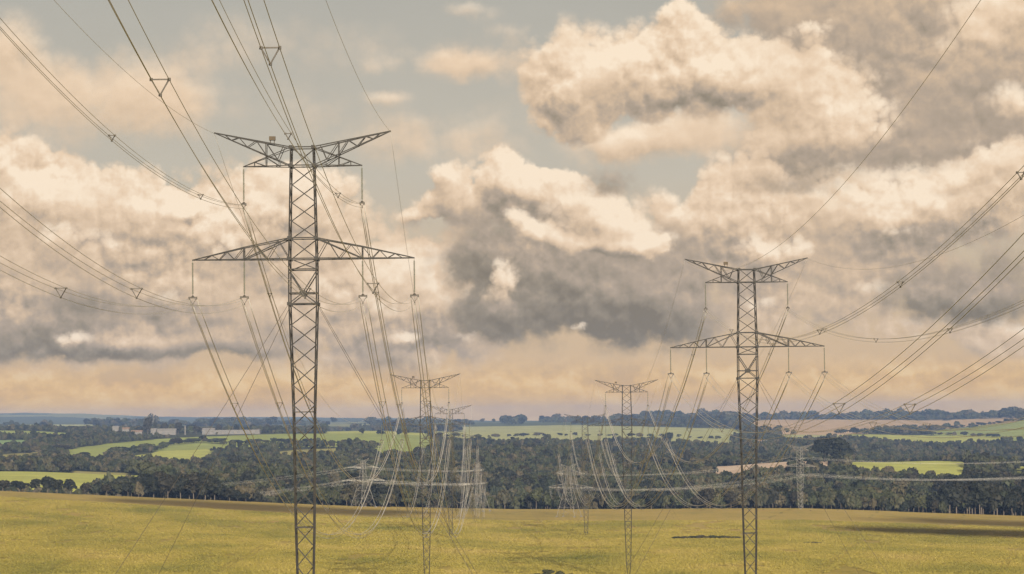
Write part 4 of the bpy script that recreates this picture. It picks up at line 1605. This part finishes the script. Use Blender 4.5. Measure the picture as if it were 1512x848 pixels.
def building(xp, yb, wpx, hm, D, depth, roof, label, rz=0.0, group=None, gable=True, windows=0, wall=M_WALL, name='house'):
    p = at(xp, yb, D)
    z = ground_at(p.x, D)
    w = wpx * D / F
    t = empty(name, (p.x, D, z), rz)
    b = MB(); b.box((-w / 2, -depth / 2, -2), (w / 2, depth / 2, hm))
    obj('wall', b.mesh('wall', wall), t)
    b = MB()
    e = .6
    r0, r1 = hm + .05, hm + (depth * .22 if gable else .7)
    n = len(b.v)
    b.v += [Vector(q) for q in ((-w / 2 - e, -depth / 2 - e, r0 - .15), (w / 2 + e, -depth / 2 - e, r0 - .15), (w / 2 + e, 0, r1), (-w / 2 - e, 0, r1), (-w / 2 - e, depth / 2 + e, r0 - .15), (w / 2 + e, depth / 2 + e, r0 - .15))]
    b.v += [q + Vector((0, 0, .3)) for q in b.v[:6]]
    b.f += [(0, 1, 2, 3), (3, 2, 5, 4), (9, 8, 7, 6), (10, 11, 8, 9), (0, 6, 7, 1), (4, 5, 11, 10), (0, 3, 9, 6), (3, 4, 10, 9), (1, 7, 8, 2), (2, 8, 11, 5)]
    obj('roof', b.mesh('roof', roof), t)
    for i in range(windows):
        cx = -w / 2 + w * (i + .5) / windows
        b = MB(); ww = min(w / windows * .5, 6.0)
        b.box((cx - ww / 2, -depth / 2 - .12, hm * .25), (cx + ww / 2, -depth / 2 + .3, hm * .7))
        obj('window', b.mesh('window', M_DARK), t)
    tag(t, label, 'building', group)
    return t


building(345, 640.5, 80, 7.5, 5380, 34, M_ROOF, 'long pale flat warehouse at the far farm, rightmost of the buildings', windows=9, gable=False, name='warehouse')
building(309, 638, 18, 7.0, 5420, 24, M_ROOF, 'dark-fronted shed with white roof left of the long warehouse', windows=3, wall=M_DARK, name='shed')
building(246, 640, 30, 7.0, 5390, 22, M_ROOF, 'low barn with bright white roof beside the dome-shaped tree', windows=4, name='barn')
building(228, 641.5, 8, 9, 5370, 14, M_ROOF, 'small square white house at the left end of the white-roofed barn', windows=2)
building(203, 641, 16, 5.0, 5360, 14, M_TILE, 'low tiled house left of the white square house', windows=3)
building(172, 640, 9, 12, 5420, 12, M_ROOF, 'upright beige block among trees, left of the far farm', windows=2)
building(187, 640, 10, 9, 5440, 14, M_TILE, 'brown-roofed beige block right beside the upright beige block', windows=2)
b = MB(); b.lathe([(1.4, -1), (1.4, 15), (1.0, 16.5), (0, 17)], sides=14)
pp = at(274, 641, 5360)
o = obj('silo', b.mesh('silo', M_WALL, True), None, (pp.x, 5360, ground_at(pp.x, 5360)))
tag(o, 'slim pale upright silo between barn and long warehouse', 'silo')
for i, (x, y, w) in enumerate([(1120, 648, 8), (1130, 646, 6), (1146, 645, 6), (1160, 648, 7), (1176, 650, 8), (1190, 647, 6)]):
    building(x, y, w, 6, 5050 + i * 25, 9, (M_TILE, M_ROOF)[i % 2], f'{ORDW[i]} from left of tiny pale houses in far woods right of nearest right pylon', group='far houses in the right woods', windows=1)

# ------------------------------------------------------------------ clouds above and behind the viewer that shade parts of the field
M_CL = bpy.data.materials.new('cloud_vapour'); M_CL.use_nodes = True
nt = M_CL.node_tree
nt.nodes.remove(nt.nodes['Principled BSDF'])
pv = nt.nodes.new('ShaderNodeVolumePrincipled')
pv.inputs['Color'].default_value = (.95, .95, .95, 1)
pv.inputs['Density'].default_value = .075
nt.links.new(pv.outputs[0], nt.nodes['Material Output'].inputs['Volume'])


def cloud(Xc, Yc, rx, ry, rz, seed, label, alt=640.0):
    h = alt + 64
    k = h / math.tan(SUN_EL)
    cx, cy = Xc + k * math.sin(SUN_AZ), Yc - k * math.cos(SUN_AZ)
    bm_v, bm_f = [], []
    nu, nv = 40, 16
    v = []
    for j in range(nv + 1):
        th = math.pi * j / nv
        for i in range(nu):
            ph = 2 * math.pi * i / nu
            dx, dy, dz = math.sin(th) * math.cos(ph), math.sin(th) * math.sin(ph), math.cos(th)
            q = 1 + .55 * float(fbm(np.array([dx * 2.2 + 9 + dz]), np.array([dy * 2.2 + dz]), seed, 3)[0]) * 2
            v.append((dx * q * rx, dy * q * ry, dz * q * rz))
    f = [(j * nu + i, j * nu + (i + 1) % nu, (j + 1) * nu + (i + 1) % nu, (j + 1) * nu + i) for j in range(nv) for i in range(nu)]
    o = obj('cloud', mesh_from('cloud', v, f, M_CL, True), None, (cx, cy, alt))
    tag(o, kind='structure')


cloud(-165, 1965, 105, 62, 20, 5, '')
cloud(345, 1640, 140, 34, 18, 8, '')
cloud(370, 1900, 120, 45, 12, 12, '')

# ------------------------------------------------------------------ haze
lo_z = float(ZZ.min()) - 1.0
hi_z = max(54.0, float(ZZ[dd > 5000].max()) + 9.0)
print('haze top', hi_z)
hx = float(np.abs(XX).max()) + 60
b = MB()
b.box((-hx, float(DG.min()) - 60, lo_z), (hx, float(DG.max()) + 60, hi_z))
M_HZ = bpy.data.materials.new('haze'); M_HZ.use_nodes = True
nt = M_HZ.node_tree
nt.nodes.remove(nt.nodes['Principled BSDF'])
pv = nt.nodes.new('ShaderNodeVolumePrincipled')
pv.inputs['Color'].default_value = (.135, .215, .42, 1)
pv.inputs['Density'].default_value = 4.6e-5
pv.inputs['Anisotropy'].default_value = -.2
nt.links.new(pv.outputs[0], nt.nodes['Material Output'].inputs['Volume'])
tag(obj('haze', b.mesh('haze', M_HZ)), kind='stuff')
